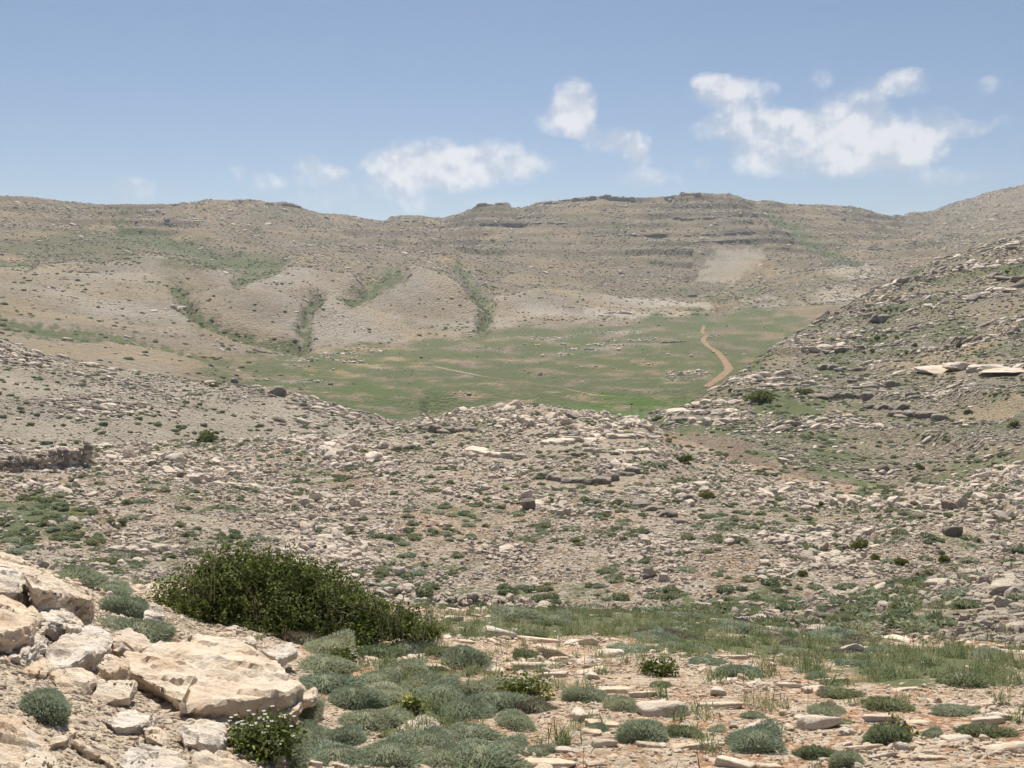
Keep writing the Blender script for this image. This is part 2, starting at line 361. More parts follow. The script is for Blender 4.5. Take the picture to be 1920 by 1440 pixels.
PA = np.maximum(PA, zone('O', 'R') * np.maximum.reduce([blob(1600,508,62,16,.5), blob(1575,555,62,22,.5), blob(1450,580,60,22,.7,.8) * .8, stroke([(1100,582),(1190,590),(1290,588)], 7, .8), blob(1000,585,60,14,.8), blob(905,585,60,12,.8) * .7, blob(720,595,60,12,.7) * .7, blob(600,615,130,20,.8) * .5, stroke([(1180,560),(1330,575)],6,.8)]))
SO = np.maximum(SO, zone('O', 'R') * np.maximum.reduce([blob(1330,562,50,10,.7), blob(790,617,20,9), blob(1150,538,30,5), blob(1345,575,50,9,.8)]))
SCREE = zone('P', 'S') * (1 - smooth(np.maximum.reduce([(PYY - 528) / 6 + .0 * PXX, (468 - PYY) / 5, (1345 - (PYY - 468) * .62 - PXX) / 9, (PXX - (1428 - (PYY - 485) * 1.35)) / 12, (PXX - 1428) / 8]) + 1.5 * fbm(PXX / 12, PYY / 9, 4, 9), -.6, 1.2))
OL = np.maximum(OL, zone('P', 'S') * np.maximum.reduce([blob(150, 460, 260, 40, .8) * .9, blob(420, 490, 160, 24, .8), blob(1200, 545, 200, 14, .8) * .6, blob(1500, 545, 120, 26, .8) * .6, blob(1560, 460, 70, 26, .8) * .7]))
G = np.maximum(G, zone('O', 'R') * .45 * blob(1480, 560, 90, 30, .8))
G = np.maximum(G, zone('M2', 'S') * (.20 + .30 * fbm(XX / 45, YY / 45, 4, 62)))
PA = np.maximum(PA, (zone('O', 'P4') + .6 * zone('M', 'O')) * (PXX < 1330) * np.clip(.66 + .5 * fbm(XX / 40, YY / 40, 4, 66), 0, .85) * (1 - np.clip(G * 1.6, 0, 1)))
OL = np.maximum(OL, (1.2 * zone('M', 'T') - 1.0 * zone('M', 'P4') * (PXX < 1330)) * (.30 + .35 * fbm(XX / 30, YY / 30, 4, 63)))
DR = np.maximum(DR, zone('M', 'T') * (.15 + .6 * fbm(XX / 60, YY / 60, 3, 64)))
CLEAR = np.maximum.reduce([stroke([(1005,905),(1050,912),(1100,916),(1140,914),(1192,892)], 13, .3), stroke([(1018,838),(1080,832),(1140,826),(1205,822)], 14, .3), stroke([(890,858),(985,868)], 9, .4), stroke([(1100,856),(1215,858)], 8, .4), stroke([(1768,704),(1925,708)], 14, .3), stroke([(1532,754),(1640,752)], 9, .4), stroke([(1618,732),(1690,730)], 8, .4), stroke([(1545,694),(1625,702)], 8, .4), stroke([(785,810),(890,814)], 9, .4),stroke([(1250,823),(1330,830),(1405,838)], 15), stroke([(1370,850),(1480,886),(1600,918),(1700,930)], 17, .5), blob(1620,914,95,14,.5), blob(1690,926,90,10,.5), blob(1480,768,80,22,.6), stroke([(725,803),(780,798)], 7), stroke([(1400,846),(1460,856)], 6), blob(1560,700,70,26,.7) * .7, blob(960,955,60,10,.8) * .8, blob(800,1000,70,14,.8) * .8, blob(1380,1075,70,22,.8) * .8, blob(900,1060,80,16,.8) * .7])
# second hills
cg = zone('J', 'M') * smooth(PXX, 735, 770) * (1 - smooth(PXX, 1195, 1240)) * (RR > 128)
G = np.maximum(G, cg * .9); LU = np.maximum(LU, cg * .7 * smooth(PXX, 950, 1100))
hz = zone('K', 'M'); mz0 = zone('F', 'K')
G = np.maximum(G, hz * np.maximum.reduce([blob(1480,768,90,26,.7), blob(1440,740,60,12), stroke([(1530,680),(1620,650),(1800,600)], 14, .7) * .6, blob(1600,915,80,14,.6), blob(1660,925,70,12,.6), stroke([(1250,800),(1330,805),(1400,812)], 9, .6) * .8, stroke([(1400,848),(1450,855)],6), blob(1520,860,70,16,.7) * .9, blob(1850,880,80,20,.8) * .6, blob(1600,800,330,90,1.) * .28, blob(1750,560,200,90,.9) * .35, blob(1250,790,40,14) * .9]))
LU = np.maximum(LU, hz * np.maximum(blob(1610,912,70,10), blob(1690,925,60,8) * .6))
SO = np.maximum(SO, hz * np.maximum.reduce([stroke([(1250,822),(1330,830),(1400,836)], 13), stroke([(1370,852),(1480,888),(1600,922)], 13, .6), blob(1750,895,130,28,.8) * .8, blob(1570,700,70,30,.9) * .5, stroke([(730,802),(775,798)], 6)]))
G = np.maximum(G, mz0 * (.20 + .5 * fbm(XX / 5, YY / 5, 4, 65)))
G = np.maximum(G, hz * (PXX < 800) * (.20 + .2 * fbm(XX / 9, YY / 9, 3, 12)))
G = np.maximum(G, hz * (PXX > 1230) * (.42 + .4 * fbm(XX / 12, YY / 12, 4, 13)))
PA = np.maximum(PA, hz * (PXX < 760) * np.clip(.62 + .5 * fbm(XX / 12, YY / 12, 4, 16), .15, .95))
DR = np.maximum(DR, hz * (PXX > 1230) * (.2 + .6 * fbm(XX / 20, YY / 20, 3, 15)))
# middle hill
mz = zone('E', 'K')
G = np.maximum(G, mz * np.maximum.reduce([blob(60,970,150,70,.9) * .85, blob(450,920,100,30,.9) * .45, blob(1350,1140,120,26,.7), blob(1150,1165,420,22,.6), blob(1720,1095,90,16,.8), blob(1450,1000,280,100,1.) * .55, blob(1100,1000,300,70,1.) * .25, blob(1680,1150,240,50,.9) * .5, blob(970,1090,80,30,.8) * .3]))
SO = np.maximum(SO, mz * np.clip(.22 + .55 * fbm(XX / 7, YY / 7, 4, 21) + .35 * blob(960,960,250,70,1.) + .35 * blob(1380,1080,120,50,1.), 0, 1))
SO = np.maximum(SO, mz * np.maximum(blob(1900,1130,140,30,.8) * .0, stroke([(1380,855),(1480,890),(1600,920)], 12, .7) * .8))
# foreground
nz = zone('near', 'E')
G = np.maximum(G, nz * np.maximum.reduce([blob(160,1095,150,28,.6), blob(1100,1172,460,28,.7), blob(1430,1208,270,28,.7), blob(1740,1252,290,44,.7), blob(1250,1225,200,14,.8) * .5, blob(760,1310,190,110,.7) * .8, blob(1000,1280,90,40,.8) * .6]))
SO = np.maximum(SO, nz * np.clip(.45 + .75 * fbm(XX / .9, YY / .9, 4, 23), 0, 1) * (PXX > 560))
LEFTPILE = nz * (1 - smooth(PXX + (PYY - 1200) * -.9, 430, 560)) * smooth(PYY, 1040, 1080)
SO *= 1 - .9 * LEFTPILE; G *= 1 - LEFTPILE * .9
STRIP = np.maximum(stroke([(1250,822),(1330,830),(1405,838)], 12, .5), stroke([(1365,850),(1480,887),(1600,920)], 13, .6)) * zone('E', 'M')
G *= 1 - .92 * STRIP; SO = np.maximum(SO, STRIP); PA *= 1 - .8 * STRIP; DR *= 1 - STRIP
PA = np.maximum(PA, LEFTPILE * .8)
PA = np.maximum(PA * (1 - SCREE), SCREE * .72); SO = np.maximum(SO, SCREE * .25)
for A_ in (G, SO, PA, LU, OL, DR): np.clip(A_, 0, 1, out=A_)

# ------------------------------------------------------------------ materials
def new_mat(name):
    m = bpy.data.materials.new(name); m.use_nodes = True
    t = m.node_tree; t.nodes.clear()
    out = N(t, 'ShaderNodeOutputMaterial'); b = N(t, 'ShaderNodeBsdfPrincipled', inp={'Roughness': .95})
    b.inputs['Specular IOR Level'].default_value = .15
    t.links.new(b.outputs[0], out.inputs[0])
    return m, t, b

def ground_mat(name, near_d, S0, S1, E0, E1, PL0, PL1, GK=1.0):
    """near_d: size in metres of the smallest stones worth drawing; stone, earth and pale rock colours"""
    m, t, b = new_mat(name)
    tc = N(t, 'ShaderNodeNewGeometry'); P = tc.outputs['Position']
    a1 = N(t, 'ShaderNodeAttribute', attribute_name='cover'); s1 = N(t, 'ShaderNodeSeparateColor'); t.links.new(a1.outputs['Color'], s1.inputs[0])
    a2 = N(t, 'ShaderNodeAttribute', attribute_name='cover_b'); s2 = N(t, 'ShaderNodeSeparateColor'); t.links.new(a2.outputs['Color'], s2.inputs[0])
    gr, so, pa = s1.outputs[0], s1.outputs[1], s1.outputs[2]
    lu, ol, dr = s2.outputs[0], s2.outputs[1], s2.outputs[2]
    n_big = noise(t, P, .35 / near_d / 12, 6, .6); n_fine = noise(t, P, 1.0 / near_d, 9, .68); n_mid = noise(t, P, .18 / near_d, 6, .62)
    vor = N(t, 'ShaderNodeTexVoronoi', feature='F1', inp={'Scale': .55 / near_d, 'Randomness': 1.0}); t.links.new(P, vor.inputs['Vector'])
    vc = N(t, 'ShaderNodeSeparateColor'); t.links.new(vor.outputs['Color'], vc.inputs[0])
    vor2 = N(t, 'ShaderNodeTexVoronoi', feature='F1', inp={'Scale': 1.7 / near_d, 'Randomness': 1.0}); t.links.new(P, vor2.inputs['Vector'])
    vc2 = N(t, 'ShaderNodeSeparateColor'); t.links.new(vor2.outputs['Color'], vc2.inputs[0])
    # stones against earth
    stone = mixc(t, vc.outputs[0], S0, S1)
    stone = mixc(t, math_n(t, 'MULTIPLY', sstep(t, n_fine.outputs[0], .35, .7), .6), stone, tuple(.5 * (u + v) for u, v in zip(S1, E1)))
    stone = mixc(t, math_n(t, 'MULTIPLY', vc.outputs[2], .35), stone, tuple(.62 * u for u in S0))
    earth = mixc(t, sstep(t, n_mid.outputs[0], .35, .65), E0, E1)
    red = mixc(t, sstep(t, n_fine.outputs[0], .3, .7), (E0[0] * .88, E0[1] * .68, E0[2] * .58), (E1[0] * 1.04, E1[1] * .86, E1[2] * .76))
    earth = mixc(t, sstep(t, math_n(t, 'ADD', so, math_n(t, 'MULTIPLY', math_n(t, 'SUBTRACT', n_mid.outputs[0], .5), .9)), .2, .7), earth, red)
    st_m = math_n(t, 'ADD', vc.outputs[1], math_n(t, 'MULTIPLY', math_n(t, 'SUBTRACT', n_mid.outputs[0], .5), 1.1))
    st_m = math_n(t, 'SUBTRACT', math_n(t, 'ADD', st_m, math_n(t, 'MULTIPLY', pa, .5)), math_n(t, 'MULTIPLY', so, .42))
    st_m = sstep(t, st_m, .36, .50)
    base = mixc(t, st_m, earth, stone)
    base = mixc(t, math_n(t, 'MULTIPLY', sstep(t, vc2.outputs[1], .60, .66), .75), base, S1)
    base = mixc(t, math_n(t, 'MULTIPLY', pa, .75), base, mixc(t, sstep(t, n_fine.outputs[0], .3, .7), PL0, PL1))
    # dry straw, olive scrub, grass, lush grass
    straw = mixc(t, n_fine.outputs[0], (.30, .215, .11), (.46, .35, .20))
    base = mixc(t, math_n(t, 'MULTIPLY', dr, sstep(t, n_fine.outputs[0], .25, .6)), base, straw)
    olive = mixc(t, n_fine.outputs[0], (.085, .088, .045), (.20, .185, .10))
    base = mixc(t, sstep(t, math_n(t, 'ADD', ol, math_n(t, 'MULTIPLY', math_n(t, 'SUBTRACT', n_fine.outputs[0], .5), 1.6)), .35, .95), base, olive)
    grass = mixc(t, n_fine.outputs[0], (.055, .085, .035), (.17, .19, .085))
    grass = mixc(t, lu, grass, mixc(t, n_mid.outputs[0], (.052, .125, .022), (.100, .170, .036)))
    gm = math_n(t, 'ADD', gr, math_n(t, 'MULTIPLY', math_n(t, 'SUBTRACT', n_fine.outputs[0], .5), 1.5))
    gm = math_n(t, 'ADD', gm, math_n(t, 'MULTIPLY', math_n(t, 'SUBTRACT', n_mid.outputs[0], .5), .9))
    base = mixc(t, math_n(t, 'MULTIPLY', sstep(t, gm, .36, .74), .92), base, grass)
    hs = N(t, 'ShaderNodeMixRGB'); 
    t.links.new(base, b.inputs['Base Color'])
    t.nodes.remove(hs)
    h = math_n(t, 'ADD', math_n(t, 'MULTIPLY', vor.outputs['Distance'], -.9), math_n(t, 'MULTIPLY', n_fine.outputs[0], 1.0))
    h = math_n(t, 'ADD', h, math_n(t, 'MULTIPLY', vor2.outputs['Distance'], -.35))
    bp = N(t, 'ShaderNodeBump', inp={'Strength': .9, 'Distance': near_d * 1.3})
    t.links.new(h, bp.inputs['Height']); t.links.new(bp.outputs[0], b.inputs['Normal'])
    return m

M_NEAR = ground_mat('stony_soil', .045, (.44, .355, .26), (.66, .54, .405), (.37, .235, .14), (.45, .32, .205), (.62, .50, .365), (.74, .62, .47))
M_MID = ground_mat('stony_hill_ground', .16, (.25, .21, .16), (.52, .45, .365), (.22, .160, .102), (.30, .225, .148), (.38, .335, .275), (.48, .43, .365))
M_FAR = ground_mat('far_hill_ground', .8, (.150, .125, .092), (.27, .225, .168), (.165, .122, .076), (.215, .167, .108), (.40, .36, .295), (.52, .475, .40))
M_HILL = ground_mat('hillside_ground', .20, (.155, .140, .108), (.33, .295, .24), (.135, .110, .070), (.19, .158, .104), (.37, .315, .24), (.48, .42, .335))

def rock_mat(name, c0, c1, stain, scale, bump, speck=.45, dim=.78, pit=.5):
    m, t, b = new_mat(name)
    tc = N(t, 'ShaderNodeTexCoord'); oi = N(t, 'ShaderNodeObjectInfo')
    ad = N(t, 'ShaderNodeVectorMath', operation='ADD'); t.links.new(tc.outputs['Object'], ad.inputs[0])
    cb = N(t, 'ShaderNodeVectorMath', operation='SCALE', inp={3: 37.0})
    cx = N(t, 'ShaderNodeCombineXYZ'); [t.links.new(oi.outputs['Random'], cx.inputs[i]) for i in range(3)]
    t.links.new(cx.outputs[0], cb.inputs[0]); t.links.new(cb.outputs[0], ad.inputs[1]); P = ad.outputs[0]
    n1 = noise(t, P, scale, 8, .65); n2 = noise(t, P, scale * 4.5, 7, .7, .3); n3 = noise(t, P, scale * .45, 3, .5)
    c = mixc(t, sstep(t, n1.outputs[0], .32, .68), c0, c1)
    c = mixc(t, math_n(t, 'MULTIPLY', sstep(t, n3.outputs[0], .5, .72), .6), c, stain)
    c = mixc(t, math_n(t, 'MULTIPLY', sstep(t, n2.outputs[0], .55, .75), speck), c, (.30, .275, .25))
    c = mixc(t, 1.0, c, mixc(t, oi.outputs['Random'], (dim, dim, dim), (1.0, .98, .95)), 'MULTIPLY')
    t.links.new(c, b.inputs['Base Color'])
    n4 = noise(t, P, scale * 13, 5, .7); n5 = noise(t, P, scale * .9, 5, .6, 1.2)
    c = mixc(t, math_n(t, 'MULTIPLY', sstep(t, n5.outputs[0], .54, .64), speck * .9), c, (.44, .40, .355))
    c = mixc(t, math_n(t, 'MULTIPLY', sstep(t, n4.outputs[0], .62, .72), pit), c, tuple(.5 * v for v in c0))
    t.links.new(c, b.inputs['Base Color'])
    h = math_n(t, 'ADD', n1.outputs[0], math_n(t, 'MULTIPLY', n2.outputs[0], .7))
    h = math_n(t, 'ADD', h, math_n(t, 'MULTIPLY', n4.outputs[0], .3))
    bp = N(t, 'ShaderNodeBump', inp={'Strength': .75, 'Distance': bump}); t.links.new(h, bp.inputs['Height']); t.links.new(bp.outputs[0], b.inputs['Normal'])
    return m
M_BOULD = rock_mat('warm_limestone', (.66, .53, .39), (.77, .67, .54), (.66, .46, .30), 6.0, .05, .38, .92)
M_WHITE = rock_mat('white_limestone', (.67, .59, .49), (.78, .71, .62), (.67, .53, .39), 6.0, .05, .40, .92)
M_PEB = rock_mat('peach_chips', (.66, .52, .375), (.78, .67, .53), (.62, .45, .30), 2.5, .02, .08, .85, .1)
M_PEBW = rock_mat('cream_chips', (.70, .60, .48), (.80, .72, .61), (.66, .52, .38), 2.5, .02, .10, .85, .1)
M_BROWN = rock_mat('brown_stone', (.36, .22, .13), (.44, .29, .19), (.30, .18, .10), 5.0, .03)
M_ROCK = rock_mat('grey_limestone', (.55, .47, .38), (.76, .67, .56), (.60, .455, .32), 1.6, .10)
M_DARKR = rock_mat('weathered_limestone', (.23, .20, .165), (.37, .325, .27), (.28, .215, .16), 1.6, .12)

def leaf_mat(name, dark, light, tip=None, trans=.33, dead=(.45, 7.0)):
    m, t, b = new_mat(name)
    at_ = N(t, 'ShaderNodeAttribute', attribute_name='shade'); oi = N(t, 'ShaderNodeObjectInfo')
    c = mixc(t, at_.outputs['Fac'], dark, light)
    if tip: c = mixc(t, sstep(t, at_.outputs['Fac'], .9, .93), c, tip)
    gp = N(t, 'ShaderNodeNewGeometry'); dn = noise(t, gp.outputs['Position'], dead[1], 3, .6)
    c = mixc(t, math_n(t, 'MULTIPLY', sstep(t, dn.outputs[0], .50, .68), dead[0]), c, (.34, .29, .19))
    c = mixc(t, 1.0, c, mixc(t, oi.outputs['Random'], (.72, .80, .80), (1.1, 1.02, .95)), 'MULTIPLY')
    t.links.new(c, b.inputs['Base Color']); b.inputs['Roughness'].default_value = .7
    tr = N(t, 'ShaderNodeBsdfTranslucent'); t.links.new(c, tr.inputs[0])
    mx = N(t, 'ShaderNodeMixShader', inp={0: trans}); t.links.new(b.outputs[0], mx.inputs[1]); t.links.new(tr.outputs[0], mx.inputs[2])
    out = [n for n in t.nodes if n.type == 'OUTPUT_MATERIAL'][0]; t.links.new(mx.outputs[0], out.inputs[0])
    return m
M_CUSH = leaf_mat('cushion_needles', (.28, .32, .215), (.52, .565, .43), (.58, .58, .46))
M_CUSHD = leaf_mat('dark_cushion_needles', (.17, .205, .11), (.34, .38, .225))
M_BUSH = leaf_mat('bush_leaves', (.060, .080, .022), (.33, .375, .085), (.52, .56, .17))
M_BROWNP = leaf_mat('dry_cushion_needles', (.17, .145, .105), (.34, .29, .215))
M_GRASS = leaf_mat('grass_blades', (.13, .17, .075), (.31, .35, .17))
M_STRAW = leaf_mat('straw', (.34, .33, .18), (.56, .52, .34))
M_WHITEF = leaf_mat('white_petals', (.62, .64, .56), (.78, .79, .74), dead=(0, 1))
M_YELLOW = leaf_mat('yellow_petals', (.55, .45, .04), (.75, .62, .08), dead=(0, 1))
M_PURPLE = leaf_mat('purple_petals', (.22, .12, .36), (.36, .22, .52), dead=(0, 1))
def plain(name, c, rough=.8):
    m, t, b = new_mat(name)
    g = N(t, 'ShaderNodeTexCoord'); n = noise(t, g.outputs['Object'], 9.0, 5, .6)
    t.links.new(mixc(t, n.outputs[0], tuple(v * .65 for v in c), tuple(min(1, v * 1.3) for v in c)), b.inputs['Base Color']); b.inputs['Roughness'].default_value = rough
    return m
M_BARK = plain('bark', (.10, .075, .055))
M_TWIG = plain('shrub_core', (.20, .21, .13))
M_POST = plain('weathered_post', (.55, .48, .40)); M_POSTD = plain('dark_sign', (.03, .028, .025))

# ------------------------------------------------------------------ objects
def link(o, parent=None, label=None, cat=None, group=None, kind=None):
    col.objects.link(o)
    if parent is not None: o.parent = parent
    if label: o['label'] = label
    if cat: o['category'] = cat
    if group: o['group'] = group
    if kind: o['kind'] = kind
    return o

def mesh_np(name, V, F, mat=None, smooth_=True, shade=None):
    """V (n,3), F (m,k) array or list of arrays with the same k"""
    me = bpy.data.meshes.new(name)
    V = np.asarray(V, np.float32); F = np.asarray(F, np.int32); k = F.shape[1]
    me.vertices.add(len(V)); me.vertices.foreach_set('co', V.ravel())
    me.loops.add(F.size); me.loops.foreach_set('vertex_index', F.ravel())
    me.polygons.add(len(F)); me.polygons.foreach_set('loop_start', np.arange(len(F), dtype=np.int32) * k)
    me.polygons.foreach_set('use_smooth', np.full(len(F), smooth_))
    me.update(calc_edges=True)
    if shade is not None:
        a = me.attributes.new('shade', 'FLOAT', 'POINT'); a.data.foreach_set('value', np.asarray(shade, np.float32))
    if mat: me.materials.append(mat)
    return me

PIECES = [('near_slope', 'near', 'E', M_NEAR, 'ground'), ('rocky_hill', 'E', 'K', M_MID, 'hill'), ('hillside', 'K', 'M', M_HILL, 'hill'),
          ('meadow', 'M', 'O', M_FAR, 'field'), ('mountain_ridge', 'O', 'U', M_FAR, 'mountain')]
COV = np.stack([G, SO, PA, np.ones_like(G)], -1); COVB = np.stack([LU, OL, DR, np.ones_like(G)], -1)
for nm, a, b, mt, _ in PIECES:
    i0, i1 = ROW0[a], ROW0[b] + 1
    V = P3[i0:i1].reshape(-1, 3); n, c = i1 - i0, NC
    idx = np.arange(n * c).reshape(n, c)
    F = np.stack([idx[:-1, :-1], idx[:-1, 1:], idx[1:, 1:], idx[1:, :-1]], -1).reshape(-1, 4)
    me = mesh_np(nm, V, F, mt)
    for an, arr in (('cover', COV), ('cover_b', COVB)):
        at_ = me.attributes.new(an, 'FLOAT_COLOR', 'POINT'); at_.data.foreach_set('color', arr[i0:i1].reshape(-1).astype(np.float32))
    me.normals_split_custom_set_from_vertices(NRM[i0:i1].reshape(-1, 3).astype(np.float32))
    link(bpy.data.objects.new(nm, me), kind='structure')

# ------------------------------------------------------------------ stones
_ico = {}
def ico(sub):
    if sub not in _ico:
        bm = bmesh.new(); bmesh.ops.create_icosphere(bm, subdivisions=sub, radius=1)
        _ico[sub] = (np.array([v.co[:] for v in bm.verts]), np.array([[v.index for v in f.verts] for f in bm.faces])); bm.free()
    return _ico[sub]

def n3(p, f, seed):
    return (gnoise(p[:, 0] * f + p[:, 2] * f * .71, p[:, 1] * f - p[:, 2] * f * .53, seed) + gnoise(p[:, 1] * f + 5.1, p[:, 2] * f + p[:, 0] * f * .37, seed + 7)) * .6

def planes_rock(nrm, h, sub, seed, rough=.05, p=16):
    D, F = ico(sub)
    q = np.maximum(D @ nrm.T, 0) / h[None]
    r = (q ** p).sum(1) ** (-1 / p)
    V = D * r[:, None]
    ext = np.linalg.norm(V, axis=1).mean()
    k = V / ext
    d = rough * (1.0 * n3(k, 1.7, seed) + .55 * n3(k, 3.9, seed + 3) + .3 * n3(k, 8.5, seed + 5) + (.16 * n3(k, 18., seed + 9) if sub >= 4 else 0))
    step = np.abs(n3(k, 2.6, seed + 11)); d -= rough * .6 * (step < .06)      # clefts
    return V + D * (d * ext)[:, None], F

def proto_rock(seed, sub, flat, boxy=.5, mat=None, rough=.07, p=14):
    g = np.random.default_rng(seed)
    k = g.integers(8, 13)
    n = g.normal(size=(k, 3)); n /= np.linalg.norm(n, axis=1)[:, None]
    ax = np.concatenate([np.eye(3), -np.eye(3)]) + g.normal(size=(6, 3)) * .16
    ax /= np.linalg.norm(ax, axis=1)[:, None]
    nn = np.concatenate([n, ax]); h = np.concatenate([g.uniform(.75, 1.1, k), g.uniform(.6, .9, 6)])
    V, F = planes_rock(nn, h, sub, seed, rough, p)
    V = V * np.array([1.0, g.uniform(.6, .95), flat]) ; V /= np.abs(V[:, :2]).max()
    V[:, 2] -= V[:, 2].min() + (V[:, 2].max() - V[:, 2].min()) * .38            # sits a third in the ground
    return mesh_np('stone', V, F, mat, smooth_=(sub >= 4))

def proto_coll(name, meshes):
    c = bpy.data.collections.new(name)
    for i, me in enumerate(meshes):
        c.objects.link(bpy.data.objects.new('%s_%02d' % (name, i), me))
    return c

ROCK_LO = [proto_rock(100 + i, 2, f, mat=M_ROCK, rough=.09) for i, f in enumerate([.45, .6, .7, .8, .9, .55, .4, .95, .75, .6, .5, .85])]
ROCK_DK = [proto_rock(140 + i, 2, f, mat=M_DARKR, rough=.09) for i, f in enumerate([.5, .7, .6, .85])]
ROCK_HI = [proto_rock(200 + i, 3, f, mat=M_ROCK, rough=.085) for i, f in enumerate([.5, .7, .75, .8, .45, .9, .6, .65])]
ROCK_NEAR = [proto_rock(300 + i, 3, f, mat=M_PEB if i % 3 else M_PEBW, rough=.085) for i, f in enumerate([.4, .5, .35, .6, .45, .55, .3, .65])]
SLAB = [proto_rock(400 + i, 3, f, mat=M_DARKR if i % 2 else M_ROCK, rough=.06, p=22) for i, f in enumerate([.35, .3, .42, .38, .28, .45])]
FLATN = [proto_rock(500 + i, 4, f, mat=M_PEBW if i % 2 else M_PEB, rough=.075) for i, f in enumerate([.22, .28, .18, .3, .25, .35])]

# geometry-node scatter for what nobody could count
def scatter_tree(coll):
    t = bpy.data.node_groups.new('scatter', 'GeometryNodeTree')
    t.interface.new_socket('Geometry', in_out='INPUT', socket_type='NodeSocketGeometry')
    t.interface.new_socket('Geometry', in_out='OUTPUT', socket_type='NodeSocketGeometry')
    gi, go = t.nodes.new('NodeGroupInput'), t.nodes.new('NodeGroupOutput')
    ci = t.nodes.new('GeometryNodeCollectionInfo'); ci.inputs['Collection'].default_value = coll
    ci.inputs['Separate Children'].default_value = True; ci.inputs['Reset Children'].default_value = True
    ip = t.nodes.new('GeometryNodeInstanceOnPoints'); ip.inputs['Pick Instance'].default_value = True
    def na(name, typ):
        n = t.nodes.new('GeometryNodeInputNamedAttribute'); n.data_type = typ; n.inputs[0].default_value = name
        return [o for o in n.outputs if o.enabled and o.name == 'Attribute'][0]
    t.links.new(gi.outputs[0], ip.inputs['Points']); t.links.new(ci.outputs[0], ip.inputs['Instance'])
    t.links.new(na('pick', 'INT'), ip.inputs['Instance Index'])
    e2r = t.nodes.new('FunctionNodeEulerToRotation'); t.links.new(na('rot', 'FLOAT_VECTOR'), e2r.inputs[0])
    t.links.new(e2r.outputs[0], ip.inputs['Rotation']); t.links.new(na('size', 'FLOAT_VECTOR'), ip.inputs['Scale'])
    t.links.new(ip.outputs[0], go.inputs[0])
    return t

def stuff(name, coll, pos, rot, size, label, cat):
    me = bpy.data.meshes.new(name); n = len(pos)
    me.vertices.add(n); me.vertices.foreach_set('co', np.asarray(pos, np.float32).ravel())
    a = me.attributes.new('pick', 'INT', 'POINT'); a.data.foreach_set('value', rng.integers(0, len(coll.objects), n).astype(np.int32))
    a = me.attributes.new('rot', 'FLOAT_VECTOR', 'POINT'); a.data.foreach_set('vector', np.asarray(rot, np.float32).ravel())
    a = me.attributes.new('size', 'FLOAT_VECTOR', 'POINT'); a.data.foreach_set('vector', np.asarray(size, np.float32).ravel())
    o = link(bpy.data.objects.new(name, me), label=label, cat=cat, kind='stuff')
    md = o.modifiers.new('scatter', 'NODES'); md.node_group = scatter_tree(coll)
    return o

AREA = np.linalg.norm(np.cross(P3[1:, :-1] - P3[:-1, :-1], P3[:-1, 1:] - P3[:-1, :-1]), axis=-1)
VISC = VIS[:-1, :-1]
INF = ((PXX[:-1, :-1] > -90) & (PXX[:-1, :-1] < 2010) & (PYY[:-1, :-1] < 1560)) | ((PXX[:-1, :-1] > -600) & (PXX[:-1, :-1] < 2500) & (PYY[:-1, :-1] < 1750) & (RR[:-1, :-1] < 34))
def sample(density, n_max=None):
    """density per square metre on cells -> positions, normals, cell indices"""
    w = density * AREA * VISC * INF
    tot = w.sum(); n = int(min(tot, n_max) if n_max else tot)
    c = np.cumsum(w.ravel()); i = np.searchsorted(c, rng.random(n) * c[-1])
    i = np.minimum(i, w.size - 1); r, k = np.unravel_index(i, w.shape)
    a, b = rng.random(n)[:, None], rng.random(n)[:, None]
    p = P3[r, k] * (1 - a) * (1 - b) + P3[r + 1, k] * a * (1 - b) + P3[r, k + 1] * (1 - a) * b + P3[r + 1, k + 1] * a * b
    return p, NRM[r, k], r, k

def euler_from(nrm, yaw, tilt):
    """rotation that tips z towards nrm (plus a random tilt) after a yaw"""
    n = nrm + tilt * rng.normal(size=nrm.shape); n /= np.linalg.norm(n, axis=1)[:, None]
    # R = Rtip * Rz(yaw); XYZ euler for instance: approximate with tip angles in the yawed frame
    nx = n[:, 0] * np.cos(yaw) + n[:, 1] * np.sin(yaw); ny = -n[:, 0] * np.sin(yaw) + n[:, 1] * np.cos(yaw)
    rx = -np.arcsin(np.clip(ny, -1, 1)); ry = np.arctan2(nx, n[:, 2])
    return np.stack([rx, ry, yaw], -1)

def pareto(n, lo, hi, k):
    u = rng.random(n); return (lo ** -k + u * (hi ** -k - lo ** -k)) ** (-1 / k)

C_ = lambda A: A[:-1, :-1]
cz = lambda a, b: ((rowk >= KI[a]) & (rowk < KI[b]))[:-1, None] * np.ones((1, NC - 1))
bare = 1 - np.clip(C_(G) * 1.2, 0, .9)

def rocks_on(zone_c, smin_k, smin0, smax, k, cover, n_max):
    smin = np.maximum(smin0, C_(RR) * smin_k)
    # mean footprint of the truncated power law
    m2 = (k / (k - 2)) * smin ** 2 if k > 2 else smin ** 2 * 2
    p, nn, r, c = sample(zone_c * cover / (m2 * 2.2), n_max)
    s = pareto(len(p), 1.0, 5.0, k) * np.maximum(smin0, RR[r, c] * smin_k); s = np.minimum(s, smax)
    dd = np.linalg.norm(p[:, :2], axis=1); s = s * (1.0 if smax > 2.3 else .62 + .85 * smooth(fbm(p[:, 0] / (.12 * dd + 1e-3), p[:, 1] / 9.0, 2, 88) if smax > .2 else gnoise(p[:, 0] / .7, p[:, 1] / .7, 88), -.1, .55))
    return p, nn, s

lump = lambda sc_, seed, lo, hi: C_(smooth(fbm(XX / sc_, YY / sc_, 3, seed), lo, hi))
C_ROCK = proto_coll('rubble_stone', ROCK_LO + ROCK_DK[:2])
C_DARK = proto_coll('dark_rubble_stone', ROCK_LO[:4] + ROCK_DK)
C_NEAR = proto_coll('pale_stone', ROCK_NEAR)

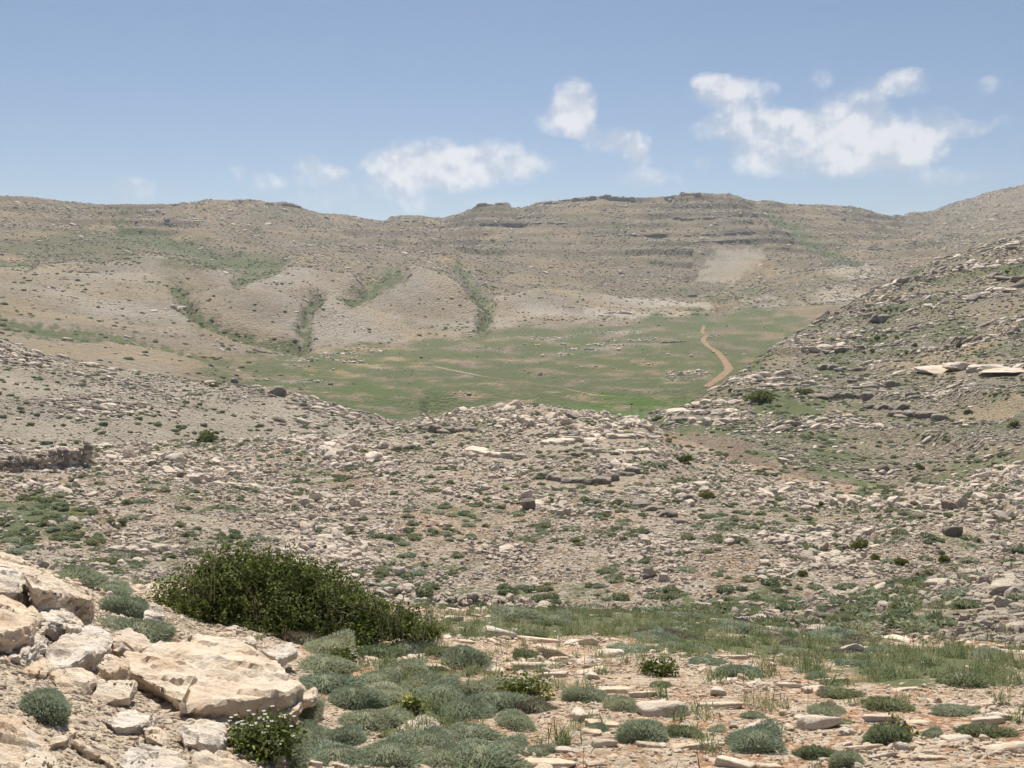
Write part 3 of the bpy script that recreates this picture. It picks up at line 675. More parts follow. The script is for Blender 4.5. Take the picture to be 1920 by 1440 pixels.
mid_c = (cz('F', 'K') + cz('E', 'F') * (C_(PXX) > 1380)) * bare * (1 - .6 * C_(SO)) * (.22 + .95 * lump(7, 31, -.3, .3)) * (1 - .93 * C_(CLEAR))
p, nn, s = rocks_on(mid_c, .00122, .045, 1.0, 2.5, 2.1, 210000)
# the largest in the picture become single boulders
order = np.argsort(-s / np.linalg.norm(p, axis=1))
PX_, PY_ = to_pix(p[:, 0], p[:, 1], p[:, 2])
inside = (PX_ > 0) & (PX_ < 1920) & (PY_ < 1440)
BIGIDX = [i for i in order if inside[i]][:290]
bigset = np.zeros(len(p), bool); bigset[BIGIDX] = True
MIDBIG = [(p[i], nn[i], s[i]) for i in BIGIDX]
q = ~bigset
yaw = rng.random(q.sum()) * 2 * math.pi
stuff('hill_rubble', C_ROCK, p[q], euler_from(nn[q], yaw, .18), s[q][:, None] * rng.uniform(.75, 1.25, (q.sum(), 3)), 'loose grey limestone rubble covering the rocky middle hill', 'rubble')

hill_c = cz('K', 'M') * (1 - .8 * np.clip(C_(G) - .3, 0, 1)) * (1 - .7 * C_(SO)) * (.25 + .85 * lump(12, 33, -.3, .4))
leftf = C_(PXX) < 760
hill_c = hill_c * (1 - .95 * C_(CLEAR)) * np.where(leftf, .75, 1.0) * (1 - ((C_(PXX) > 760) & (C_(PXX) < 1215)))
p, nn, s = rocks_on(hill_c, .0009, .09, 1.0, 2.8, .75, 110000)
yaw = rng.normal(size=len(p)) * .5
stuff('hillside_rubble', C_DARK, p, euler_from(nn, yaw, .12), s[:, None] * np.stack([rng.uniform(.9, 1.6, len(p)), rng.uniform(.7, 1.1, len(p)), rng.uniform(.6, 1., len(p))], -1), 'grey limestone rubble strewn over the left and right hillsides', 'rubble')

far_c = (cz('O', 'T') - .82 * cz('O', 'P4') * (C_(PXX) < 1330) + cz('M', 'O') * (C_(PXX) < 620) * .15) * (1 - .85 * np.clip(C_(G) + C_(OL) * .5, 0, 1)) * (1 - C_(SCREE)) * (.2 + .9 * lump(60, 35, -.2, .4))
p, nn, s = rocks_on(far_c, .00052, .25, 2.4, 3.4, .13, 110000)
yaw = rng.normal(size=len(p)) * .5
stuff('mountain_rubble', C_DARK, p, euler_from(nn, yaw, .1), s[:, None] * np.stack([rng.uniform(1., 1.8, len(p)), rng.uniform(.7, 1.1, len(p)), rng.uniform(.6, 1.1, len(p))], -1), 'distant rocks speckling the spurs and mountain face', 'rubble')

md_c = cz('M', 'O') * (C_(PXX) > 560) * (.02 + C_(PA)) * lump(20, 36, -.4, .3)
p, nn, s = rocks_on(md_c, .0006, .08, .7, 2.8, .35, 9000)
stuff('meadow_stones', C_ROCK, p, euler_from(nn, rng.random(len(p)) * 6, .1), s[:, None] * rng.uniform(.7, 1.3, (len(p), 3)), 'scattered pale stones lying in the green valley meadow', 'stones')

near_c = cz('near', 'E') * ((1 - C_(LEFTPILE)) * np.clip(1.05 - C_(G) * 1.3, .03, 1) * (.25 + .9 * lump(.8, 37, -.35, .3)) + 2.6 * C_(LEFTPILE))
p, nn, s = rocks_on(near_c, .0012, .007, .13, 2.0, .75, 75000)
stuff('near_stones', C_NEAR, p, euler_from(nn, rng.random(len(p)) * 6.3, .2), s[:, None] * rng.uniform(.7, 1.3, (len(p), 3)), 'small pale stones and chips on the near slope', 'stones')

def place(x, y):
    if x < 330: return 'below the ruined stone wall' if y < 1000 else 'just behind the topmost pile boulders'
    if x < 700: return 'on the slope behind the big dark bush' if y > 900 else 'near the round juniper on the hill crest'
    if x < 1010: return 'in the middle of the rocky hill' if y > 860 else 'on the rounded crest of the rocky hill'
    if x < 1300: return 'below the dark curved ledge' if y > 900 else 'around the pale terrace slabs under the crest'
    if y > 1120: return 'on the low spur beside the brown rock line'
    return 'on the right flank above the gully' if y > 940 else 'around the side valley and right hillside'
for (pp, n_, s_) in MIDBIG:
    o = bpy.data.objects.new('boulder', random.choice(ROCK_HI + ROCK_HI + [SLAB[1]]))
    o.location = pp; o.scale = [s_ * random.uniform(.85, 1.25) for _ in range(3)]
    e = euler_from(n_[None], np.array([random.uniform(0, 6.28)]), .15)[0]; o.rotation_euler = e
    w_ = place(*[float(v) for v in to_pix(*pp)]); z_ = 'large' if s_ > .42 else 'small' if s_ < .22 else 'middling'
    link(o, label='%s grey limestone boulder among rubble %s' % (z_, w_), cat='boulder', group='%s boulders %s' % (z_, w_))

# ------------------------------------------------------------------ hand-placed boulders of the near pile: corner points seen in the photograph
def hull_boulder(name, label, pts, thick, mat, sub=4, seed=0, rough=.034, cat='boulder', p=70):
    W = [at(*q) for q in pts]
    c = sum(W, Vector()) / len(W)
    g = random.Random(seed)
    W = [w + Vector((g.gauss(0, .008), g.gauss(0, .008), g.gauss(0, .012))) for w in W]
    low = [Vector((c.x + (w.x - c.x) * g.uniform(.84, .98), c.y + (w.y - c.y) * g.uniform(.84, .98) + .03, w.z - thick * g.uniform(.8, 1.1))) for w in W]
    back = [Vector((c.x + (w.x - c.x) * .8, w.y + thick * .5, w.z - thick * .5)) for w in W]
    bm = bmesh.new()
    for w in W + low + back: bm.verts.new(w)
    r = bmesh.ops.convex_hull(bm, input=bm.verts[:])
    bmesh.ops.delete(bm, geom=[v for v in bm.verts if not v.link_faces], context='VERTS')
    bmesh.ops.dissolve_limit(bm, angle_limit=math.radians(7), verts=bm.verts[:], edges=bm.edges[:])
    bmesh.ops.bevel(bm, geom=bm.edges[:], offset=.010, segments=1, affect='EDGES', clamp_overlap=True)
    ext = max((v.co - c).length for v in bm.verts)
    L = max(.011, ext * (.034 if sub >= 5 else .055))
    for it in range(7):
        bmesh.ops.triangulate(bm, faces=[f for f in bm.faces if len(f.verts) > 3])
        E = [e for e in bm.edges if e.calc_length() > L * 1.4]
        if not E: break
        bmesh.ops.subdivide_edges(bm, edges=E, cuts=1)
    bmesh.ops.triangulate(bm, faces=[f for f in bm.faces if len(f.verts) > 3])
    bm.normal_update()
    V = np.array([v.co[:] for v in bm.verts]); Nv = np.array([v.normal[:] for v in bm.verts])
    F = np.array([[v.index for v in f.verts] for f in bm.faces]); bm.free()
    k = (V - np.array(c[:])) + seed * .37
    k2 = k * np.array([1, 1, 2.6])                                # bedding runs along the stone
    gs = np.random.default_rng(seed + 1); M_ = 12 if sub < 5 else 22
    lo_, hi_ = V.min(0), V.max(0); sd_ = lo_ + gs.random((M_, 3)) * (hi_ - lo_)
    jit = V + .03 * np.stack([n3(k, 6., seed + 21), n3(k, 6., seed + 22), n3(k, 6., seed + 23)], -1)
    near = ((jit[:, None] - sd_[None]) ** 2).sum(-1).argmin(1)
    d = (gs.uniform(-.009, .005, M_)[near] + ((V - sd_[near]) * (gs.normal(size=(M_, 3)) * .055)[near]).sum(1))
    d = d + .014 * n3(k, 4.5, seed) + .014 * n3(k2, 10., seed + 3) + .013 * n3(k2, 23., seed + 5) + .007 * n3(k, 50., seed + 8)
    cl = np.abs(n3(k, 5.2, seed + 11)); d -= .022 * (1 - smooth(cl, .0, .07)) * (n3(k, 2.3, seed + 13) > .1)      # cracks
    pit = n3(k2, 7.5, seed + 17); d -= .022 * smooth(pit, .38, .52)                                               # flaked patches
    V = V + Nv * (d * min(1.0, ext / .25))[:, None]
    me = mesh_np(name, V - np.array(c[:]), F, mat); me.set_sharp_from_angle(angle=math.radians(38))
    o = bpy.data.objects.new(name, me); o.location = c
    return link(o, label=label, cat=cat)

BL = [
 ('large flat-topped tan slab boulder, biggest of the near pile', [(235,1222,5.3),(300,1205,5.6),(370,1190,5.8),(440,1203,5.75),(490,1222,5.6),(530,1255,5.3),(563,1288,5.0),(540,1297,4.9),(420,1312,4.75),(350,1324,4.7),(285,1290,4.9),(240,1250,5.1)], .24, M_BOULD, 5),
 ('white tilted block resting on tan boulders beside the big slab', [(72,1245,4.95),(110,1200,5.3),(165,1168,5.6),(210,1185,5.5),(212,1210,5.3),(185,1225,5.1),(120,1252,4.9)], .11, M_WHITE, 5),
 ('rounded tan boulder wedged behind the white tilted block', [(213,1182,5.55),(240,1178,5.7),(268,1187,5.7),(280,1210,5.5),(265,1222,5.4),(215,1215,5.35)], .14, M_BOULD, 4),
 ('tan wedge stone under the right end of the white block', [(190,1225,5.0),(235,1228,5.0),(243,1245,4.9),(215,1258,4.8),(178,1255,4.85)], .09, M_BOULD, 4),
 ('tan boulder half in shade beside the round green cushion shrub', [(98,1265,4.8),(135,1258,4.85),(170,1257,4.85),(182,1272,4.75),(160,1290,4.65),(120,1302,4.6),(95,1285,4.65)], .15, M_BOULD, 4),
 ('flat-faced tan stone leaning below the wedge stone', [(183,1275,4.75),(215,1270,4.8),(250,1272,4.8),(257,1285,4.72),(242,1316,4.62),(200,1324,4.6),(165,1317,4.6)], .06, M_BOULD, 4),
 ('topmost tan boulder of the pile, cut by the picture edge', [(-60,1030,6.6),(0,1036,6.6),(30,1045,6.6),(60,1060,6.5),(85,1072,6.4),(80,1082,6.2),(50,1087,6.1),(0,1070,6.1),(-60,1060,6.2)], .28, M_BOULD, 5),
 ('pale boulder just below the topmost boulder at picture edge', [(-40,1062,6.1),(0,1064,6.15),(35,1070,6.1),(47,1085,6.0),(44,1110,5.85),(0,1116,5.8),(-40,1110,5.8)], .2, M_WHITE, 4),
 ('long tan boulder with shaded underside beside grey green shrub', [(48,1085,5.9),(75,1079,6.1),(100,1091,6.15),(150,1100,6.2),(176,1112,6.1),(172,1125,5.95),(145,1128,5.85),(100,1116,5.7),(60,1103,5.6)], .17, M_BOULD, 5),
 ('smooth sloping tan boulder under the long shaded boulder', [(-40,1110,5.6),(0,1114,5.7),(30,1127,5.7),(60,1144,5.6),(83,1168,5.4),(66,1176,5.2),(0,1160,5.2),(-40,1150,5.2)], .16, M_BOULD, 4),
 ('thick tan slab with orange edge at the picture edge', [(-30,1158,5.0),(0,1159,5.1),(50,1158,5.2),(64,1164,5.15),(60,1173,5.0),(0,1182,4.8),(-30,1184,4.8)], .11, M_BOULD, 4),
 ('jagged grey stone below the long shaded boulder', [(78,1145,5.6),(95,1134,5.75),(115,1142,5.75),(134,1150,5.7),(125,1168,5.5),(85,1172,5.4)], .1, M_WHITE, 4),
 ('small round tan stone above the white tilted block', [(118,1165,5.5),(140,1154,5.65),(157,1161,5.6),(150,1174,5.45),(120,1177,5.4)], .07, M_BOULD, 4),
 ('pale tapering stone left of the white tilted block', [(15,1222,4.95),(65,1180,5.2),(90,1193,5.2),(60,1213,5.0),(40,1232,4.8),(10,1230,4.8)], .09, M_WHITE, 4),
 ('big smooth tan boulder in the lower corner of the pile', [(0,1343,3.95),(20,1340,4.1),(50,1350,4.1),(65,1375,4.0),(80,1400,3.8),(85,1425,3.7),(70,1440,3.6),(-40,1450,3.5),(-40,1340,4.0)], .26, M_BOULD, 5),
 ('low tan stone in front of the corner boulder', [(40,1418,3.6),(65,1411,3.65),(100,1424,3.6),(122,1445,3.4),(30,1450,3.4)], .1, M_BOULD, 4),
 ('blocky pale stone with shaded face amid gravel before the slab', [(200,1343,4.35),(235,1335,4.5),(292,1341,4.5),(286,1356,4.35),(262,1366,4.25),(210,1368,4.2)], .1, M_WHITE, 4),
 ('small tan stone with brown underside right of the corner boulder', [(93,1390,3.95),(115,1378,4.1),(137,1370,4.15),(141,1379,4.05),(120,1393,3.9),(98,1398,3.85)], .06, M_BOULD, 4),
 ('tan stone leaning on the blocky pale stone', [(265,1365,4.3),(300,1362,4.4),(318,1385,4.2),(310,1396,4.1),(270,1388,4.1)], .08, M_BOULD, 4),
 ('broad pale boulder at the bottom edge of the picture', [(222,1427,3.7),(248,1384,4.0),(290,1399,4.0),(330,1420,3.9),(352,1440,3.7),(230,1452,3.6)], .14, M_WHITE, 5),
 ('flat tan boulder at bottom edge before the white flowers', [(366,1410,3.95),(420,1400,4.1),(460,1425,3.95),(478,1442,3.8),(366,1447,3.75)], .12, M_BOULD, 4),
 ('pale rough boulder between big slab and white flowers', [(340,1360,4.3),(375,1345,4.5),(413,1350,4.5),(418,1372,4.35),(405,1393,4.2),(350,1388,4.2)], .1, M_WHITE, 4),
 ('tan stone between small brown-bottomed stone and blocky pale stone', [(135,1360,4.3),(170,1368,4.3),(212,1398,4.1),(215,1428,3.8),(180,1423,3.8),(130,1393,3.95)], .11, M_BOULD, 4),
 ('upright pale stone at the foot of the big dark bush', [(268,1152,7.0),(283,1133,7.15),(303,1140,7.15),(309,1160,7.0),(298,1172,6.9),(270,1168,6.9)], .13, M_WHITE, 4),
 ('small tan stone at the pointed end of the big slab', [(563,1302,5.3),(590,1298,5.4),(599,1305,5.35),(585,1313,5.2),(563,1317,5.2)], .06, M_BOULD, 4),
 ('pale rugged stone sitting alone in the green cushions', [(738,1358,5.2),(765,1350,5.3),(795,1345,5.35),(815,1355,5.3),(835,1362,5.25),(825,1371,5.1),(780,1379,5.05),(745,1371,5.1)], .11, M_WHITE, 5),
 ('brown stone among green cushion shrubs', [(660,1268,6.6),(672,1255,6.8),(695,1254,6.8),(716,1266,6.7),(700,1277,6.5),(668,1274,6.5)], .1, M_BROWN, 4),
 ('flat pale stone between the big slab and the dark bush', [(488,1214,6.6),(545,1208,6.8),(556,1224,6.6),(520,1235,6.4)], .08, M_WHITE, 4),
 ('little pale stone at the rear edge of the big slab', [(448,1196,6.7),(470,1191,6.8),(481,1203,6.7),(455,1208,6.6)], .07, M_WHITE, 4),
 ('long tan slab stone leaning against the front of the big slab', [(520,1340,4.85),(560,1305,5.05),(572,1312,5.0),(560,1328,4.85),(535,1346,4.75)], .05, M_BOULD, 4),
 ('cracked pale stone behind the tan slab with orange edge', [(20,1200,5.0),(45,1190,5.1),(60,1200,5.05),(50,1215,4.95),(20,1215,4.9)], .09, M_WHITE, 4),
 ('flat tan stone under the white tilted block, near the shrub', [(40,1240,4.75),(75,1228,4.9),(95,1240,4.85),(80,1262,4.7),(45,1258,4.65)], .08, M_BOULD, 4),
]
for i, (lb, pts, th, mt, sub) in enumerate(BL):
    hull_boulder('boulder', lb, pts, th, mt, sub, 700 + i * 13)

# flat stones of the near slope: photo centre, width, height in px
FL = [(1030,1425,105,40,'long pale stone with a dark pit at the bottom edge'),(1065,1406,60,16,'pale flat stone behind the long pitted stone'),(1300,1394,100,28,'pale level stone in front of two joined cushion shrubs'),
 (1380,1428,80,30,'rounded white stone at bottom edge before a cushion shrub'),(1440,1432,55,28,'small rounded stone beside the white bottom edge stone'),(1250,1335,110,18,'long pale rib of stone behind the joined cushion shrubs'),
 (1130,1352,70,28,'pale stone left of the joined cushion shrubs'),(1100,1335,50,22,'whitish stone above a small cushion shrub'),(1150,1290,90,24,'pale stone left of a red soil patch'),(1205,1298,60,26,'blocky pale stone by the red soil patch'),
 (1110,1255,70,26,'tan slanting stone with a brown overhang'),(1150,1225,60,20,'tan flat stone behind the slanting stone'),(1350,1320,90,24,'white broken stone right of the red soil'),(1435,1365,80,22,'brownish stone with a dark hollow'),
 (1520,1345,70,16,'low pale stone near the middle right cushion'),(1650,1345,70,18,'pale stone between two grassy cushions'),(1720,1350,50,28,'white upright stone beside the purple-flowered shrub'),(1530,1360,90,14,'long flat pale stone on red soil'),
 (1620,1400,70,18,'tan stone on red earth near the bottom'),(1660,1415,60,18,'tan rounded stone at the bottom on red earth'),(1745,1418,60,18,'tan low stone right of the purple-flowered shrub'),(1850,1350,70,22,'pale mound-like stone near the right edge'),
 (1890,1400,90,30,'broad tan stone at the lower right corner'),(1800,1388,60,18,'pale stone with purple specks around it'),(1560,1275,60,12,'low pale stone in front of the grass band'),(1480,1285,60,14,'pale flat stone left of the thin cushion'),
 (1700,1290,50,14,'tan stone below the green band'),(1240,1245,50,12,'small pale stone by a leafy plant'),(990,1250,90,14,'pale flat stones edge by the bush cushion'),(930,1190,80,12,'pale flat stone at the far rim by the bush'),
 (1010,1200,90,12,'tan flat stone along the far rim'),(1090,1205,70,12,'tan flat stone before the rim grass'),(800,1248,90,18,'pale cracked stone patch below the dark bush'),(1040,1265,60,14,'white stone below a brown-green cushion'),
 (975,1385,28,14,'small bright white stone beside a cushion'),(905,1400,60,12,'flat tan stone at a patch of gravel'),(1375,1232,60,10,'tan stone at the edge of grass'),(1410,1228,40,12,'brown stone by the grass edge'),
 (640,1425,45,30,'pale stone at the bottom edge amid cushions'),(580,1430,50,18,'white stone at bottom edge below the flowers'),(1215,1395,60,14,'pale flat stone near two cushions'),(1130,1395,60,14,'tan flat stone at the lower middle')]
for i, (cx, cy, w, h, lb) in enumerate(FL):
    g = ground_px(cx, cy + h * .3); r = math.hypot(g.x, g.y); k = r / FPX / .95
    o = bpy.data.objects.new('flat_stone', FLATN[i % len(FLATN)])
    sw = w * k * .5; s_el = abs(g.z) / r
    sd = min(max(h * k * .5 / s_el * .8, sw * .45), sw * 1.3)
    o.location = g + Vector((0, 0, .0)); o.scale = (sw, sd, min(max(sw * .9, .07), .18) * 1.1)
    e = euler_from(np.array(nat(g.x, g.y, .3)[:])[None], np.array([random.uniform(-.25, .25) + (math.pi if random.random() < .5 else 0)]), .06)[0]; o.rotation_euler = e
    link(o, label=lb, cat='stone', group='flat stones on the near slope')

dn_ = cz('B', 'E') * (1 - C_(LEFTPILE)) * (C_(PXX) > 840) * np.clip(1 - C_(G) * 1.3, .02, 1) * lump(.6, 52, -.2, .4)
p, nn, r_, c_ = sample(dn_ * 1e4, 85)
for i in range(len(p)):
    o = bpy.data.objects.new('flat_stone', FLATN[i % len(FLATN)]); r = float(np.linalg.norm(p[i])); w_ = r * random.uniform(.005, .014)
    o.location = p[i]; o.scale = (w_, w_ * random.uniform(.7, 1.1), w_ * random.uniform(.9, 1.6)); o.rotation_euler = euler_from(nn[i][None], np.array([random.uniform(0, 6.28)]), .12)[0]
    link(o, label='small pale limestone piece half sunk in the reddish near slope', cat='stone', group='small pale stones sunk in the near slope')

# ------------------------------------------------------------------ rock ledges: a line of slabs, each slab a part
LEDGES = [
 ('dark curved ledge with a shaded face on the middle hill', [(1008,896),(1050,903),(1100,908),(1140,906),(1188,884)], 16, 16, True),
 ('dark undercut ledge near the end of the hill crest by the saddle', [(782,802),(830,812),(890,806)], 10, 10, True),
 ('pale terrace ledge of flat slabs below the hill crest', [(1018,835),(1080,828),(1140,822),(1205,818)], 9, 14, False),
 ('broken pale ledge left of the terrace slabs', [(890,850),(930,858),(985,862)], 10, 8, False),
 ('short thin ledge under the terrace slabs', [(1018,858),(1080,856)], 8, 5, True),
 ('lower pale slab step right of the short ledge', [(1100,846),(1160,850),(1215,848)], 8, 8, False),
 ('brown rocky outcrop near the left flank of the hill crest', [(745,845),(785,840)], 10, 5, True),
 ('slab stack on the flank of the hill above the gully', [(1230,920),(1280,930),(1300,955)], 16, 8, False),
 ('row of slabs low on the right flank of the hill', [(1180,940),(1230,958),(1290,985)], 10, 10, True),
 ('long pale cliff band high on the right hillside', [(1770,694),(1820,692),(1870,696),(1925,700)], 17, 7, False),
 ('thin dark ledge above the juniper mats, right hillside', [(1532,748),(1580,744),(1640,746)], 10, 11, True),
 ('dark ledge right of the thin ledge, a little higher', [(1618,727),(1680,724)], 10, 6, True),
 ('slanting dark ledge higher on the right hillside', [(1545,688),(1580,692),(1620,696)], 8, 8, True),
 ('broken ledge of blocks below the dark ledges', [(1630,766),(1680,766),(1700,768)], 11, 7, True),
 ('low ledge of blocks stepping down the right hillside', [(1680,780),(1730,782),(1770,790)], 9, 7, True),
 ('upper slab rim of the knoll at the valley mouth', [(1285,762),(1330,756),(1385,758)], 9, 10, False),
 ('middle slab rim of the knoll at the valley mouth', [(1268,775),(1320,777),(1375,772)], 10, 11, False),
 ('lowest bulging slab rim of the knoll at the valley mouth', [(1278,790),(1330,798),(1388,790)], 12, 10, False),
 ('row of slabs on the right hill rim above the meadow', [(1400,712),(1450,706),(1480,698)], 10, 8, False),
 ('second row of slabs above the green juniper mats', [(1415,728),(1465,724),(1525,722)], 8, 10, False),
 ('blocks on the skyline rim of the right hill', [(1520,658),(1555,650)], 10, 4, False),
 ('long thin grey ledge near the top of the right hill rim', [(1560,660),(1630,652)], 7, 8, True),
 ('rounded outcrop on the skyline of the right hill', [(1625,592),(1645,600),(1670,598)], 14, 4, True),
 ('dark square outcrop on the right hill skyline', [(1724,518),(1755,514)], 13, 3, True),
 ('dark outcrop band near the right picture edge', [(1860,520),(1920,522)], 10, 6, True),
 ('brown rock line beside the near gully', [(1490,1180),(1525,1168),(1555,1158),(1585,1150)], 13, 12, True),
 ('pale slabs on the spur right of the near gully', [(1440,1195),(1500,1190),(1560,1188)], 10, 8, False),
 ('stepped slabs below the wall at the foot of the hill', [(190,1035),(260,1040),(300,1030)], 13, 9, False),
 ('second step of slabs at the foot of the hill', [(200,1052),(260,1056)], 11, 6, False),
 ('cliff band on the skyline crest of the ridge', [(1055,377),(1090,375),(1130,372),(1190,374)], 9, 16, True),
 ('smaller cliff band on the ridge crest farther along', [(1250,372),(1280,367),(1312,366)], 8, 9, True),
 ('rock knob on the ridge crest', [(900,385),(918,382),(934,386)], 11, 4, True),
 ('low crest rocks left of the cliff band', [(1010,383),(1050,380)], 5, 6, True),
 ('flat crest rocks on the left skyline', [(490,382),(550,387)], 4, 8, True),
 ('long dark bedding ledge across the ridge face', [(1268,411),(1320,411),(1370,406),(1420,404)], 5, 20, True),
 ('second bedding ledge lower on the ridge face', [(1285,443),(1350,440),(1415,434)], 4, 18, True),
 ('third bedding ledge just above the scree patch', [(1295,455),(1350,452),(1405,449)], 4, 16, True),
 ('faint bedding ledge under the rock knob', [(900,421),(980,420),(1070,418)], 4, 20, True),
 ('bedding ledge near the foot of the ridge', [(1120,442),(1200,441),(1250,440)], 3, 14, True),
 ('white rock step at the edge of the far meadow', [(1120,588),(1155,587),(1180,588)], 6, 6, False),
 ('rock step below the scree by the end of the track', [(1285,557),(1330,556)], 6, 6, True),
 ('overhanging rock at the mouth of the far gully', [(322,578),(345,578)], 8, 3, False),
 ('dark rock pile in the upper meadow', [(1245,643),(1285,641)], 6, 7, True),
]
def along(pts, n):
    P = np.array(pts, float); d = np.concatenate([[0], np.cumsum(np.hypot(*np.diff(P, axis=0).T))])
    t = (np.arange(n) + .5) / n * d[-1]
    return np.stack([np.interp(t, d, P[:, 0]), np.interp(t, d, P[:, 1])], -1), d[-1] / n
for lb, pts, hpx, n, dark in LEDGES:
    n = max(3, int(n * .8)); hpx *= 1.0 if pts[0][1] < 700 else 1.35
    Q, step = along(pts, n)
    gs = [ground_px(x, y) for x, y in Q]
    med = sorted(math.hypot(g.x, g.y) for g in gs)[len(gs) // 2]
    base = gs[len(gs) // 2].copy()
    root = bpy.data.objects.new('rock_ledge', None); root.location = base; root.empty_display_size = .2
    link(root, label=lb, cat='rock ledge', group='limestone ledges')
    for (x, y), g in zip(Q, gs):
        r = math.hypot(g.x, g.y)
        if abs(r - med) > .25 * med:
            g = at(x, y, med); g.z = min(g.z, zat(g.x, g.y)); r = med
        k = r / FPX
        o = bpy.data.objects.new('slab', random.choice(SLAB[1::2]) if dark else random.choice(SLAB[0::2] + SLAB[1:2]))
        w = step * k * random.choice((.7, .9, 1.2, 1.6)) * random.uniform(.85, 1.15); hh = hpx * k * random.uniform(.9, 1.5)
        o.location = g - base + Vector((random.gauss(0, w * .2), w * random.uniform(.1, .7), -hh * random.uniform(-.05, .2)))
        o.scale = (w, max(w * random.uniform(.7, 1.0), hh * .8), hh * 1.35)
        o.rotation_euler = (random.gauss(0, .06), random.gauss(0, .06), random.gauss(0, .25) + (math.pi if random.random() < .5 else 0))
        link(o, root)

def one_rock(px, py, w, h, name, label, mat, seed, cat='boulder', flat=.7):
    g = ground_px(px, py); k = math.hypot(g.x, g.y) / FPX
    me = proto_rock(seed, 4, flat, mat=mat, rough=.08)
    o = bpy.data.objects.new(name, me); o.location = g; o.scale = (w * k / 2, w * k / 2 * .9, h * k / (1.24 * flat) )
    return link(o, label=label, cat=cat)
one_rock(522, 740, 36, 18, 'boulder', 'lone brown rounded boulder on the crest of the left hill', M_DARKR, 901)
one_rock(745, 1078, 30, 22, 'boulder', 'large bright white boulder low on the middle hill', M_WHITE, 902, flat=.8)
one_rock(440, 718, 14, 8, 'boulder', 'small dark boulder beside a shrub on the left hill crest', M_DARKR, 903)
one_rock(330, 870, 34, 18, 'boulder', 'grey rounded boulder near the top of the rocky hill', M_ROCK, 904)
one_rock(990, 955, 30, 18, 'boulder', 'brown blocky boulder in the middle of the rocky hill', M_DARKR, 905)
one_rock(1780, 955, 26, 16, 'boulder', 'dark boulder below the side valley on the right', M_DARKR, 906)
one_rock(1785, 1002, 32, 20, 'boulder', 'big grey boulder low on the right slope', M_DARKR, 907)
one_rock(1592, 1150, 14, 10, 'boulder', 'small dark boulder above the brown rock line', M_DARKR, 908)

# ------------------------------------------------------------------ plants
def blades(n, dirs, base, length, width, seed, bend=.3, shade_fn=None):
    """thin two-triangle blades; dirs,base (n,3)"""
    g = np.random.default_rng(seed)
    d = dirs / (np.linalg.norm(dirs, axis=1)[:, None] + 1e-9)
    side = np.cross(d, g.normal(size=(n, 3))); side /= np.linalg.norm(side, axis=1)[:, None] + 1e-9
    L = length[:, None]; W = width[:, None] * .5
    tip = base + d * L + np.array([0, 0, -1.0]) * (L * bend * g.random((n, 1)))
    mid = base + d * L * .5
    V = np.stack([base - side * W * .6, base + side * W * .6, mid + side * W, tip, mid - side * W], 1).reshape(-1, 3)
    i = np.arange(n)[:, None] * 5
    F = np.concatenate([i + np.array([[0, 1, 2]]), i + np.array([[0, 2, 4]]), i + np.array([[4, 2, 3]])], 0)
    return V, F

def dome_points(n, seed, lumps=5, flat=.62, inner=.72):
    g = np.random.default_rng(seed)
    d = g.normal(size=(n, 3)); d[:, 2] = np.abs(d[:, 2]) * 1.0 - .12; d /= np.linalg.norm(d, axis=1)[:, None]
    r = np.ones(n)
    for k in range(lumps):
        c = g.normal(size=3); c[2] = abs(c[2]) * .6; c /= np.linalg.norm(c)
        r += g.uniform(.05, .45) * np.exp(-((d - c) ** 2).sum(1) / .16) - .06
    p = d * (r * g.uniform(inner, 1.0, n))[:, None] * np.array([1, 1, flat])
    return p, d

def cushion(seed, n, mat, length=.22, width=.030, flat=.62, spread=.55, core=True):
    g = np.random.default_rng(seed)
    p, d = dome_points(n, seed, 6, flat)
    dd = d * np.array([1, 1, 1.1]) + g.normal(size=(n, 3)) * spread * .6 + np.array([0, 0, .35])
    L = g.uniform(.5, 1.2, n) * length
    V, F = blades(n, dd, p - dd / np.linalg.norm(dd, axis=1)[:, None] * (L * .5)[:, None], L, np.full(n, width) * g.uniform(.7, 1.3, n), seed + 1)
    sh = np.clip(np.repeat(g.beta(2, 2, n) * .92 + (g.random(n) < .04) * .2, 5), 0, 1)
    me_mats = [mat]
    if core:
        D, cf = ico(2)
        cv_ = D * np.array([.62, .62, .62 * flat]) * (1 + .08 * n3(D, 2.0, seed))[:, None]
        V2 = np.concatenate([V, cv_]); F2 = np.concatenate([F, cf + len(V)]); sh2 = np.concatenate([sh, np.full(len(cv_), .0)])
        me = mesh_np('needles', V2, F2, mat, False, sh2)
        me.materials.append(M_TWIG)
        mi = np.zeros(len(F2), np.int32); mi[len(F):] = 1; me.polygons.foreach_set('material_index', mi)
    else:
        me = mesh_np('needles', V, F, mat, False, sh)
    return me

CUSH_HI = [cushion(1000 + i, 9000, M_CUSH, .135, .018, f) for i, f in enumerate([.62, .55, .7, .5, .66])]
CUSH_DK = [cushion(1020 + i, 4000, M_CUSHD, .22, .026, f) for i, f in enumerate([.6, .5])]
CUSH_BR = [cushion(1030, 4000, M_BROWNP, .22, .022, .5)]
CUSH_LO = [cushion(1040 + i, 700, M_CUSH if i < 2 else M_CUSHD, .34, .085, f) for i, f in enumerate([.6, .5, .7, .6, .5, .65])]

